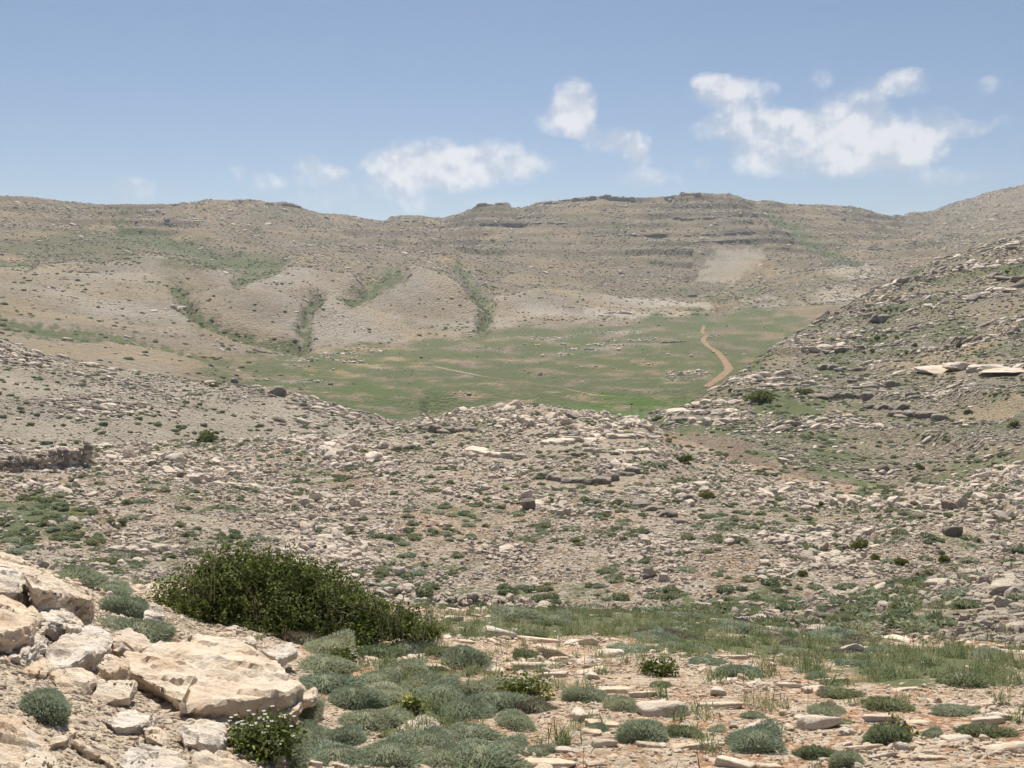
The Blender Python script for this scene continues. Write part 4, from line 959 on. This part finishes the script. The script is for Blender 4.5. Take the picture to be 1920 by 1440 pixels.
def put_cushion(px, py, w, h, meshes, label, group='cushion shrubs of the near slope', name='cushion_shrub'):
    """px,py: middle of its foot; w,h in photo px"""
    g = ground_px(px, py); r = math.hypot(g.x, g.y); k = r / FPX
    me = random.choice(meshes)
    o = bpy.data.objects.new(name, me)
    zmax = .62
    o.location = g + Vector((0, w * k * .32, -.01)); o.location.z = zat(o.location.x, o.location.y) - .01
    o.scale = (w * k / 1.8, w * k / 1.8 * random.uniform(.8, 1.0), max(h * k / .72, w * k * .48)); o.rotation_euler = (0, 0, random.uniform(-.5, .5))
    return link(o, label=label, cat='shrub', group=group)

CU = [ # foot centre px, width, height, kind, label
 (58,1345,130,92,0,'round dark green cushion shrub between boulders at left edge'),(225,1155,108,62,0,'grey green domed cushion beside the upright pale stone'),(235,1200,170,44,0,'low grey green mat shrub behind the white tilted block'),
 (865,1255,120,72,0,'domed green cushion touching the end of the dark bush'),(560,1210,120,30,2,'brownish dry cushion at the foot of the dark bush'),(600,1265,150,52,0,'wide grey green cushion behind the brown stone'),
 (655,1330,130,62,0,'full grey green cushion beside the big slab tip'),(560,1395,130,60,0,'grey green cushion right of the white flowers'),(790,1300,150,60,0,'broad green cushion behind the lone rugged stone'),
 (870,1350,140,66,0,'tall green cushion right of the lone rugged stone'),(640,1400,120,50,0,'cushion left of the lone rugged stone'),(720,1440,170,60,0,'wide grey cushion at the bottom edge under the lone stone'),
 (900,1450,190,56,0,'grey green cushion at the bottom edge right of gravel'),(700,1290,120,44,0,'cushion in front of the brown stone'),(965,1370,110,56,0,'small domed cushion with dark hollow at its side'),
 (990,1240,80,44,1,'dark green cushion on the stony rim near the bush'),(1045,1240,70,30,2,'brownish green cushion beside a dark one on the rim'),(1105,1320,110,46,0,'cushion with grass stalks left of the red soil'),
 (1175,1335,90,50,0,'second cushion joined to the stalky one'),(1215,1395,130,66,0,'large cushion before the long stone rib'),(1290,1385,100,36,1,'dark low cushion right of the large one'),
 (1430,1415,150,62,0,'rounded cushion above two bottom edge stones'),(1120,1375,70,36,0,'small cushion below the pale left stone'),(1540,1425,90,46,1,'dark cushion at the bottom with pale stalks'),(1600,1440,90,48,0,'cushion at the bottom edge on red earth'),
 (1400,1275,110,34,0,'flat cushion in front of the rim grass'),(1540,1275,70,22,0,'thin low cushion on pale gravel'),(1560,1345,100,40,0,'grassy cushion with a dark right side'),(1680,1335,110,44,1,'broad dark-topped cushion in the right foreground'),
 (1680,1395,110,56,1,'dark cushion bearing purple flowers'),(1330,1250,90,24,0,'low green cushion by a leafy plant'),(1660,1265,80,26,1,'dark tuft by the brown earth patch'),(1760,1385,60,24,0,'small cushion right of the purple-flowered shrub'),
 (1870,1385,110,36,1,'dark spreading cushion near the lower right edge'),(1800,1345,90,24,0,'thin cushion at right among pale stones'),(1240,1290,60,20,1,'small leafy dark plant among pale stones'),(1820,1290,120,30,1,'dark cushion at the lower rim of the right grass'),
 (1000,1340,110,26,2,'brown dried cushion between green ones'),(1420,1350,60,18,0,'tiny cushion beside the hollow stone'),(930,1290,90,30,0,'cushion below the domed one by the bush'),(1350,1375,50,18,0,'tiny tuft left of the rounded cushion'),
 (110,1085,140,30,0,'grassy mat behind the topmost boulder'),(190,1110,110,30,0,'green mat behind the long shaded boulder'),(40,1255,60,20,0,'strip of green cushion behind the round dark cushion'),
 (830,1235,100,40,1,'dark green cushion under the trailing end of the bush'),(960,1165,120,26,0,'low rim cushion past the end of the bush'),(1040,1172,100,22,0,'low grassy cushion on the far rim'),
 (1490,1232,80,22,0,'cushion on the far rim by grass'),(1600,1250,70,18,0,'low cushion left of brown earth'),(740,1360,110,40,0,'cushion touching the back of the lone rugged stone'),
]
EXTRA = [(610,1230,110,40,0),(700,1235,100,36,1),(760,1265,90,34,0),(600,1300,110,44,0),(720,1325,120,46,0),(820,1320,110,44,0),(930,1335,100,44,0),(520,1430,110,46,0),(620,1440,120,44,0),(800,1400,100,36,0),(830,1440,120,44,0),(680,1370,110,44,0),(1010,1420,60,22,0),(900,1310,100,40,0),(760,1230,90,30,0),(880,1395,110,40,0),(950,1420,90,34,0),(560,1345,80,36,0)]
for (px, py, w, h, kd) in EXTRA:
    put_cushion(px, py, w * 1.3, h * 1.2, (CUSH_HI, CUSH_DK, CUSH_BR)[kd], 'grey green cushion shrub in the dense patch around the lone rugged stone', 'cushion shrubs of the dense near patch')
for (px, py, w, h, kd, lb) in CU:
    put_cushion(px, py, w, h, (CUSH_HI, CUSH_DK, CUSH_BR)[kd], lb)

dn_ = cz('B', 'E') * (1 - C_(LEFTPILE)) * (C_(PXX) > 900) * (C_(PXX) < 1915) * (C_(PYY) < 1430) * lump(.9, 53, -.1, .4)
p, nn, r_, c_ = sample(dn_ * 1e4, 42)
for i in range(len(p)):
    r = float(np.linalg.norm(p[i])); w_ = r * random.uniform(.010, .026)
    o = bpy.data.objects.new('cushion_shrub', random.choice(CUSH_HI + CUSH_DK + CUSH_BR)); o.location = p[i] - np.array([0, 0, .01])
    o.scale = (w_ * random.uniform(1., 1.7), w_ * random.uniform(.8, 1.2), w_ * random.uniform(.55, .95)); o.rotation_euler = (0, 0, random.uniform(-.5, .5))
    link(o, label='little low cushion tuft growing between stones of the reddish near slope', cat='shrub', group='little cushion tufts of the near slope')

# cushions dotted over the hills: the largest 300 singly, the rest as one mass
def cush_field(density, smin, smax, n_max):
    p, nn, r, c = sample(density, n_max)
    return p, nn, rng.uniform(smin, smax, len(p)) ** 1.0
dm = (cz('F', 'K') + 1.6 * cz('E', 'F') * (C_(PXX) > 1380)) * np.clip(.10 + 1.2 * C_(G) + .25 * lump(9, 41, -.2, .4), 0, 1.2) * lump(3, 42, -.45, .25)
p1, n1_, s1_ = cush_field(dm * 2.4, .15, .42, 11000)
dh = cz('K', 'M') * np.clip(.30 + 1.1 * C_(G), 0, 1.3) * lump(8, 43, -.6, .3) * (1 - ((C_(PXX) > 745) & (C_(PXX) < 1215)))
p2, n2_, s2_ = cush_field(dh * .55, .20, .52, 22000)
P_ = np.concatenate([p1, p2]); S_ = np.concatenate([s1_, s2_]); Nn = np.concatenate([n1_, n2_])
dist = np.linalg.norm(P_, axis=1); qx, qy = to_pix(P_[:, 0], P_[:, 1], P_[:, 2])
ins = (qx > 5) & (qx < 1915)
od = [i for i in np.argsort(-S_ / dist) if ins[i]]
top = od[:250]; tm = np.zeros(len(P_), bool); tm[top] = True
for i in top:
    o = bpy.data.objects.new('cushion_shrub', random.choice(CUSH_LO)); o.location = P_[i]
    o.scale = (S_[i] * random.uniform(.9, 1.4), S_[i], S_[i] * random.uniform(.8, 1.1)); o.rotation_euler = (0, 0, random.uniform(0, 6.28))
    w_ = place(float(qx[i]), float(qy[i])); z_ = 'broad' if S_[i] > .36 else 'small'
    link(o, label='%s green cushion shrub between stones %s' % (z_, w_), cat='shrub', group='%s cushion shrubs %s' % (z_, w_))
q = ~tm; n = q.sum()
C_CUSH = proto_coll('hill_cushion', CUSH_LO)
stuff('hill_scrub', C_CUSH, P_[q], np.stack([np.zeros(n), np.zeros(n), rng.random(n) * 6.28], -1), S_[q][:, None] * rng.uniform(.8, 1.25, (n, 3)), 'low green scrub dotted over the hills', 'scrub')
df = (cz('O', 'T') + .35 * cz('M', 'O') * (C_(PXX) < 480)) * np.clip(.05 + .9 * np.maximum(C_(G), C_(OL)), 0, 1) * (1 - C_(SCREE)) * lump(40, 44, -.5, .3)
p, nn, r_, c_ = sample(df * .07, 40000); n = len(p)
stuff('mountain_scrub', C_CUSH, p, np.stack([np.zeros(n), np.zeros(n), rng.random(n) * 6.28], -1), rng.uniform(.45, 1.2, (n, 1)) * rng.uniform(.8, 1.3, (n, 3)), 'dark scrub dotted over the far spurs and gullies', 'scrub')

# leafy bushes: branches with leaf sprays
def bush_mesh(seed, nspray, leaves, lx, ly, lz, leaf, lobes, spray_len=.32):
    g = np.random.default_rng(seed)
    tot = sum(l[4] for l in lobes); C, D_ = [], []
    for (cx, cy, cz_, rr, w) in lobes:
        m = int(nspray * w / tot)
        d = g.normal(size=(m, 3)); d[:, 2] = np.abs(d[:, 2]) * .9 - .25; d /= np.linalg.norm(d, axis=1)[:, None]
        rad = rr * g.uniform(.45, 1.12, m) ** .6
        C.append(np.array([cx, cy, cz_]) + d * rad[:, None] * np.array([1, 1, .8])); D_.append(d)
    C, D_ = np.concatenate(C), np.concatenate(D_); C[:, 2] = np.maximum(C[:, 2], .02)
    m = len(C)
    up = D_ + np.array([0, 0, .2]) + g.normal(size=(m, 3)) * .6; up /= np.linalg.norm(up, axis=1)[:, None]
    t = g.random((m, leaves))
    sl = spray_len * g.uniform(.5, 1.2, (m, 1, 1))
    base = C[:, None] + up[:, None] * (t[..., None] - .5) * sl + g.normal(size=(m, leaves, 3)) * .022
    ld = up[:, None] * .6 + g.normal(size=(m, leaves, 3)) * .75
    n = m * leaves
    V, F = blades(n, ld.reshape(-1, 3), base.reshape(-1, 3), leaf * g.uniform(.6, 1.3, n), leaf * .55 * g.uniform(.7, 1.2, n), seed + 2, .2)
    sp = g.beta(1.2, 2.2, (m, 1)) * .9
    sh = np.clip(sp + g.normal(size=(m, leaves)) * .16 + (g.random((m, leaves)) < .05) * .5, 0, 1).reshape(-1)
    V = V * np.array([lx, ly, lz])
    return mesh_np('foliage', V, F, M_BUSH, False, np.repeat(sh, 5))

def tube(pts, r0, r1, k=5):
    pts = [Vector(p_) for p_ in pts]; V, F = [], []
    for i, p_ in enumerate(pts):
        d = (pts[min(i + 1, len(pts) - 1)] - pts[max(i - 1, 0)]).normalized()
        a = d.orthogonal().normalized(); b_ = d.cross(a); r = r0 + (r1 - r0) * i / (len(pts) - 1)
        for j in range(k):
            an = 2 * math.pi * j / k; V.append(p_ + a * math.cos(an) * r + b_ * math.sin(an) * r)
    for i in range(len(pts) - 1):
        for j in range(k):
            F.append((i * k + j, i * k + (j + 1) % k, (i + 1) * k + (j + 1) % k, (i + 1) * k + j))
    return [v[:] for v in V], F

def branches(name, seed, n, lx, ly, h):
    g = random.Random(seed); V, F = [], []
    for i in range(n):
        a = g.uniform(0, 6.28); q = g.uniform(.3, 1.0)
        x, y = math.cos(a) * lx * q, math.sin(a) * ly * q
        p0 = (x * .25, y * .25, -.05); p1 = (x * .55 + g.gauss(0, .05), y * .55, h * .35); p2 = (x * .85, y * .85, h * g.uniform(.4, .9) * (1 - .75 * max(x / lx, 0)))
        v, f = tube([p0, p1, p2], .018, .004); F += [tuple(k + len(V) for k in q_) for q_ in f]; V += v
    return mesh_np(name, V, F, M_BARK)

# the big dark bush: centre over its foot
g0 = ground_px(540, 1195); r0 = math.hypot(g0.x, g0.y); k0 = r0 / FPX
kk = k0 * 560 / 2            # half width in metres
root = bpy.data.objects.new('bush', None); root.location = g0 + Vector((0, .35, -.03)); link(root, label='big dark green leafy bush behind the near boulders', cat='bush')
lob = [(-.66, 0, .18, .33, 1.0), (-.42, .1, .30, .34, 1.2), (-.12, .05, .27, .33, 1.2), (.16, .05, .19, .32, 1.1), (.40, -.05, .05, .25, .7), (.64, -.15, -.03, .20, .5), (.86, -.25, -.05, .13, .2), (.52, .1, .12, .10, .10), (.75, .0, .06, .09, .08), (-.15, -.35, .08, .30, .8), (-.88, .05, .12, .17, .3), (.30, -.35, .0, .28, .7), (-.5, -.3, .08, .28, .7), (-.52, .1, .50, .16, .18), (-.22, .1, .50, .13, .12), (.05, .1, .43, .12, .10)]
lob = [(x * kk, y * kk * .7, z * kk * .80 - .01, r * kk * .95, w) for x, y, z, r, w in lob]
me = bush_mesh(51, 2300, 24, 1, .85, 1.0, .030, lob, .26)
link(bpy.data.objects.new('foliage', me), root); link(bpy.data.objects.new('branches', branches('branches', 5, 60, kk * .9, kk * .45, kk * .5)), root)
# straw stalks growing through the bush, and standing in the near slope
def stalk_mesh(seed, n, rad, h0, h1, heads=True):
    g = np.random.default_rng(seed); V, F, sh = [], [], []
    for i in range(n):
        a, q = g.uniform(0, 6.28), math.sqrt(g.random()) * rad; x, y = math.cos(a) * q, math.sin(a) * q
        h = g.uniform(h0, h1); lean = g.normal(size=2) * .14 * h
        v, f = tube([(x, y, 0), (x + lean[0] * .4, y + lean[1] * .4, h * .55), (x + lean[0], y + lean[1], h)], .0016, .0010, 3)
        F += [tuple(k + len(V) for k in q_) for q_ in f]; V += v; sh += [g.random()] * len(v)
        if heads:
            v, f = tube([(x + lean[0] * .8, y + lean[1] * .8, h * .88), (x + lean[0] * 1.05, y + lean[1] * 1.05, h * 1.0), (x + lean[0] * 1.25, y + lean[1] * 1.25, h * 1.10)], .0042, .0012, 4)
            F += [tuple(k + len(V) for k in q_) for q_ in f]; V += v; sh += [g.random() * .5 + .45] * len(v)
    return mesh_np('stalks', V, F, M_STRAW, True, sh)
STALK = [stalk_mesh(60 + i, 4, .07, .18, .42) for i in range(4)]
STALKP, = [[]]
def tuft_mesh(seed, n, mat, h=.14, spread=.5, w=.006):
    g = np.random.default_rng(seed)
    d = g.normal(size=(n, 3)) * spread * 1.4; d[:, 2] = 1.0
    b_ = np.stack([g.normal(size=n) * .035, g.normal(size=n) * .035, np.zeros(n)], -1)
    V, F = blades(n, d, b_, h * g.uniform(.5, 1.2, n), np.full(n, w), seed, .35)
    return mesh_np('tuft', V, F, mat, False, np.repeat(g.random(n) * .88, 5))
TUFT = [tuft_mesh(80 + i, 34, M_GRASS) for i in range(5)] + [tuft_mesh(90 + i, 26, M_STRAW, .16, .45, .004) for i in range(1)]
C_TUFT = proto_coll('grass_tuft', TUFT); C_STALK = proto_coll('dry_stalk', STALK)
dg = cz('near', 'G') * (1 - C_(LEFTPILE)) * np.clip(C_(G) * 1.3, .16, 1.1) * lump(.5, 46, -.25, .45)
p, nn, r_, c_ = sample(dg * 90, 32000); n = len(p)
stuff('grass', C_TUFT, p, np.stack([np.zeros(n), np.zeros(n), rng.random(n) * 6.28], -1), rng.uniform(.4, 1.05, (n, 1)) * np.ones((1, 3)), 'green grass tufts on the near slope and its far rim', 'grass')
ds = cz('near', 'E') * (1 - .93 * C_(LEFTPILE)) * (.12 + C_(G)) * lump(.6, 47, -.2, .4)
p, nn, r_, c_ = sample(ds * 9, 420); n = len(p)
stuff('dry_grass', C_STALK, p, np.stack([np.zeros(n), np.zeros(n), rng.random(n) * 6.28], -1), rng.uniform(.5, 1.0, (n, 1)) * np.ones((1, 3)), 'thin pale seed stalks standing among the near cushions', 'grass')
# stalks in front of and through the bush
bp_ = []
for i in range(20):
    x = random.uniform(-.8, 1.0) * kk; y = random.uniform(-.55, .1) * kk
    X, Y = root.location.x + x, root.location.y + y; bp_.append((X, Y, zat(X, Y) + random.uniform(.0, .25) * (1 - max(x / kk, 0))))
stuff('bush_stalks', C_STALK, bp_, np.stack([np.zeros(20), np.zeros(20), rng.random(20) * 6.28], -1), rng.uniform(.8, 1.25, (20, 1)) * np.ones((1, 3)), 'pale seed stalks rising through the big dark bush', 'grass')

# small dark junipers on the hills
JUN = [bush_mesh(140 + i, 260, 16, 1, 1, 1, .10, [(-.45, 0, .25, .5, 1), (.3, .1, .4, .55, 1.2), (0, -.3, .2, .5, 1)], .35) for i in range(3)]
JL = [(388,830,52,26,'round dark juniper bush on the crest of the rocky hill'),(1425,750,70,22,'dark juniper mat below the slab row of the right hill'),(1510,738,54,12,'second juniper mat, longer and flatter, beside the first'),
 (1283,868,36,22,'dark bush on the shoulder of the middle hill'),(1325,935,34,18,'dark bush on the hill flank above the gully'),(668,945,20,12,'small dark bush in the middle of the rubble slope'),(400,725,24,8,'flat dark bush on the left hill crest'),
 (1612,1028,40,22,'dark bush on the right flank near the gully'),(1640,1050,26,16,'smaller dark bush just below the flank bush'),(1770,1055,26,22,'upright dark bush on the right slope'),(1540,952,14,18,'small upright dark bush beside a slab'),(1645,975,16,12,'little round bush on the right flank'),
 (1645,637,14,10,'small round bush high on the right hill, leftmost of two'),(1682,637,12,9,'small round bush high on the right hill, rightmost of two'),(1635,660,12,8,'tiny bush under the pair of round bushes'),(1798,650,14,10,'dark bush left of the pale cliff band'),(1715,650,12,9,'small bush between the pair and the cliff band'),
 (1560,640,12,8,'small bush on the skyline rim of the right hill'),(1815,776,20,11,'dark round bush in the middle of the right hillside'),(1902,800,18,14,'dark round bush at the right edge'),(1720,745,16,12,'dark bush right of the ledges'),(1695,768,14,10,'little bush on the stepping blocks'),
 (1725,880,20,12,'dark bush above the side valley grass, first of two'),(1880,885,26,14,'dark bush above the side valley grass by the right edge'),(820,812,14,10,'dark tuft under the undercut ledge'),(1112,800,12,7,'small dark bush near the hill crest'),(1505,1080,26,16,'dark bush on the gully side'),(1690,1060,30,20,'dark bush beside the slabs of the right gully'),
 (75,690,10,6,'tiny dark bush on the left hill skyline'),(285,768,10,6,'tiny dark bush on the left hill face'),(1370,735,14,10,'small dark bush at the rim above the knoll'),(1232,792,22,14,'dark bush at the valley mouth beside the knoll')]
for i, (px, py, w, h, lb) in enumerate(JL):
    g = ground_px(px, py); k = math.hypot(g.x, g.y) / FPX
    root_ = bpy.data.objects.new('bush', None); root_.location = g - Vector((0, 0, .03)); link(root_, label=lb, cat='bush', group='dark bushes on the hills')
    o = bpy.data.objects.new('foliage', JUN[i % 3]); o.scale = (w * k / 2.2, w * k / 2.2, h * k / 1.15); o.rotation_euler = (0, 0, random.uniform(0, 6)); link(o, root_)

# flowering plants
def flower_plant(px, py, w, h, pm, label, name, nf, leaf=.022):
    g = ground_px(px, py); k = math.hypot(g.x, g.y) / FPX; R_, H_ = w * k / 2, h * k
    rt = bpy.data.objects.new(name, None); rt.location = g + Vector((0, R_ * .4, 0)); rt.location.z = zat(rt.location.x, rt.location.y); link(rt, label=label, cat='plant')
    me = bush_mesh(px, int(120 * (w / 100)), 16, 1, 1, 1, leaf, [(-.4 * R_, 0, H_ * .3, R_ * .5, 1), (.35 * R_, 0, H_ * .35, R_ * .55, 1), (0, -.3 * R_, H_ * .2, R_ * .5, 1)], .10)
    link(bpy.data.objects.new('leaves', me), rt)
    gr_ = np.random.default_rng(px); V, F, sh = [], [], []
    for i in range(nf):
        a, q = gr_.uniform(0, 6.28), math.sqrt(gr_.random()) * R_ * 1.0
        c = Vector((math.cos(a) * q, math.sin(a) * q * .8, H_ * gr_.uniform(.5, 1.05) * (1 - .45 * (q / R_) ** 2) + .02))
        for j in range(5):
            b_ = gr_.uniform(0, .4) + j * 1.2566; s_ = .009
            d = Vector((math.cos(b_), math.sin(b_) * .9, .45)); e = Vector((-math.sin(b_), math.cos(b_), 0)) * s_ * .45
            n0 = len(V); V += [c[:], (c + d * s_ * .7 + e)[:], (c + d * s_ * 1.2)[:], (c + d * s_ * .7 - e)[:]]; F.append((n0, n0 + 1, n0 + 2, n0 + 3)); sh += [gr_.random() * .8] * 4
    link(bpy.data.objects.new('flowers', mesh_np('flowers', V, F, pm, False, sh)), rt)
flower_plant(485, 1420, 150, 78, M_WHITEF, 'leafy plant with small white flowers before the big slab', 'flowering_plant', 42)
flower_plant(985, 1315, 100, 48, M_WHITEF, 'white-flowered plant among stones right of the cushions', 'flowering_plant', 24)
flower_plant(640, 1248, 70, 28, M_WHITEF, 'white-dotted plant below the dark bush', 'flowering_plant', 18)
flower_plant(772, 1340, 34, 34, M_YELLOW, 'plant with yellow flowers among green cushions', 'flowering_plant', 12)
flower_plant(1685, 1382, 34, 20, M_PURPLE, 'purple flowers on the dark cushion', 'flowering_plant', 24)
flower_plant(1240, 1268, 70, 26, M_WHITEF, 'low leafy plant with few white flowers on pale gravel', 'flowering_plant', 10)

# ------------------------------------------------------------------ dry stone wall on the hill at the left: each stone a part
wroot = bpy.data.objects.new('stone_wall', None); wg = ground_px(85, 882); wroot.location = wg
link(wroot, label='ruined dry stone wall on the rocky hill at the left edge', cat='wall')
WS = [proto_rock(600 + i, 2, .75, mat=M_DARKR if i % 2 else M_ROCK, rough=.07, p=18) for i in range(6)]
wk = math.hypot(wg.x, wg.y) / FPX
Q, step = along([(-60, 892), (0, 888), (60, 886), (110, 878), (165, 868)], 27)
for i, (x, y) in enumerate(Q):
    g = at(x, y, math.hypot(wg.x, wg.y)); g.z = min(g.z, zat(g.x, g.y) + .1)
    rows = 5 if i < 25 else 6
    if random.random() < .2: rows -= 1
    z = -.05
    for j in range(rows):
        o = bpy.data.objects.new('stone', random.choice(WS)); hh = random.uniform(.24, .34)
        o.location = g - wg + Vector((random.gauss(0, .08) + (j % 2) * step * wk * .5, .25 + random.gauss(0, .06) + j * .03, z + hh * .2)); w_ = step * wk * random.uniform(.5, .75)
        o.scale = (w_ * 1.25, w_ * .9, hh * .8); o.rotation_euler = (random.gauss(0, .1), random.gauss(0, .1), random.uniform(-.3, .3) + math.pi * random.randint(0, 1)); link(o, wroot)
        z += hh * .8

# ------------------------------------------------------------------ dirt road, stream bed and post in the meadow
def ribbon(name, pts, widths, mat, lift=.06):
    n = 120; P = np.array(pts, float); d = np.concatenate([[0], np.cumsum(np.hypot(*np.diff(P, axis=0).T))])
    t = np.linspace(0, d[-1], n); W = []
    for a in t: W.append(ground_px(np.interp(a, d, P[:, 0]), np.interp(a, d, P[:, 1]), 140))
    W = [Vector((w.x, w.y, 0)) for w in W]
    sm = [sum((W[max(0, min(n - 1, i + k))] for k in range(-3, 4)), Vector()) / 7 for i in range(n)]
    V, F = [], []; m = 6
    for i in range(n):
        dd = (sm[min(i + 1, n - 1)] - sm[max(i - 1, 0)]).normalized(); s_ = Vector((-dd.y, dd.x, 0))
        wd = np.interp(t[i], d, widths) * (1 + .18 * math.sin(i * 1.7) * math.sin(i * .6))
        for j in range(m + 1):
            q = sm[i] + s_ * wd * (j / m - .5); V.append((q.x, q.y, zat(q.x, q.y) + lift + (.05 if 0 < j < m else 0)))
    for i in range(n - 1):
        for j in range(m): F.append((i * (m + 1) + j, i * (m + 1) + j + 1, (i + 1) * (m + 1) + j + 1, (i + 1) * (m + 1) + j))
    return link(bpy.data.objects.new(name, mesh_np(name, V, F, mat)), kind='structure')
def dirt_mat(name, c0, c1):
    m, t, b = new_mat(name); g = N(t, 'ShaderNodeNewGeometry'); n = noise(t, g.outputs['Position'], .6, 8, .65)
    t.links.new(mixc(t, sstep(t, n.outputs[0], .3, .7), c0, c1), b.inputs['Base Color']); return m
M_ROAD = dirt_mat('road_dirt', (.20, .135, .085), (.28, .20, .13)); M_BED = dirt_mat('pale_stream_bed', (.22, .18, .115), (.32, .27, .185))
ribbon('dirt_road', [(1322,727),(1345,712),(1368,693),(1360,678),(1345,660),(1325,648),(1317,636),(1328,628),(1316,625),(1320,610)], [1.6,2.0,2.3,1.9,2.2,1.8,2.1,2.0,1.8,1.5], M_ROAD)
ribbon('stream_bed', [(810,686),(835,692),(868,698),(905,706),(960,714),(1015,722),(1060,729),(1110,741),(1160,744)], [.7,1.2,1.5,.5,.3,.25,.3,1.1,.3], M_BED, .03)

pg = ground_px(1184, 777, 100); pk = math.hypot(pg.x, pg.y) / FPX; ph = 20 * pk
pr = bpy.data.objects.new('post', None); pr.location = pg; link(pr, label='thin pale post with dark top standing in the bright green meadow', cat='post')
v, f = tube([(.1, 0, -.2), (.08, 0, ph * .5), (0, 0, ph)], .07, .05, 6); link(bpy.data.objects.new('pole', mesh_np('pole', v, f, M_POST)), pr)
bmx = bmesh.new(); bmesh.ops.create_cube(bmx, size=1); bmesh.ops.scale(bmx, vec=(.62, .08, .18), verts=bmx.verts); bmesh.ops.translate(bmx, vec=(-.02, -.09, ph * .97), verts=bmx.verts)
bmesh.ops.bevel(bmx, geom=bmx.edges[:], offset=.02, segments=1, affect='EDGES')
bm_me = bpy.data.meshes.new('board'); bmx.to_mesh(bm_me); bmx.free(); bm_me.materials.append(M_POSTD); link(bpy.data.objects.new('board', bm_me), pr)

# ------------------------------------------------------------------ haze: thin air round everything
zlo, zhi = float(ZZ.min()) - 1.0, float(max(ZZ.max(), 30)) + 25
bmx = bmesh.new(); bmesh.ops.create_cube(bmx, size=1)
for v_ in bmx.verts: v_.co = Vector((v_.co.x * 9000, 2800 + v_.co.y * 7000, (zlo + zhi) / 2 + v_.co.z * (zhi - zlo)))
hme = bpy.data.meshes.new('haze'); bmx.to_mesh(hme); bmx.free()
hm = bpy.data.materials.new('haze_air'); hm.use_nodes = True; t = hm.node_tree; t.nodes.clear()
pv = N(t, 'ShaderNodeVolumePrincipled', inp={'Density': .00013, 'Anisotropy': .35}); pv.inputs['Color'].default_value = (.80, .88, 1.0, 1)
ho = N(t, 'ShaderNodeOutputMaterial'); t.links.new(pv.outputs[0], ho.inputs['Volume'])
hme.materials.append(hm)
link(bpy.data.objects.new('haze', hme), label='thin bluish summer haze in the air over the valley', cat='haze', kind='stuff')
print('TRIS', sum(len(m.loops) - 2 * len(m.polygons) for m in bpy.data.meshes), 'OBJ', len(bpy.data.objects), 'terrain', NR, NC, 'z', zlo, zhi)
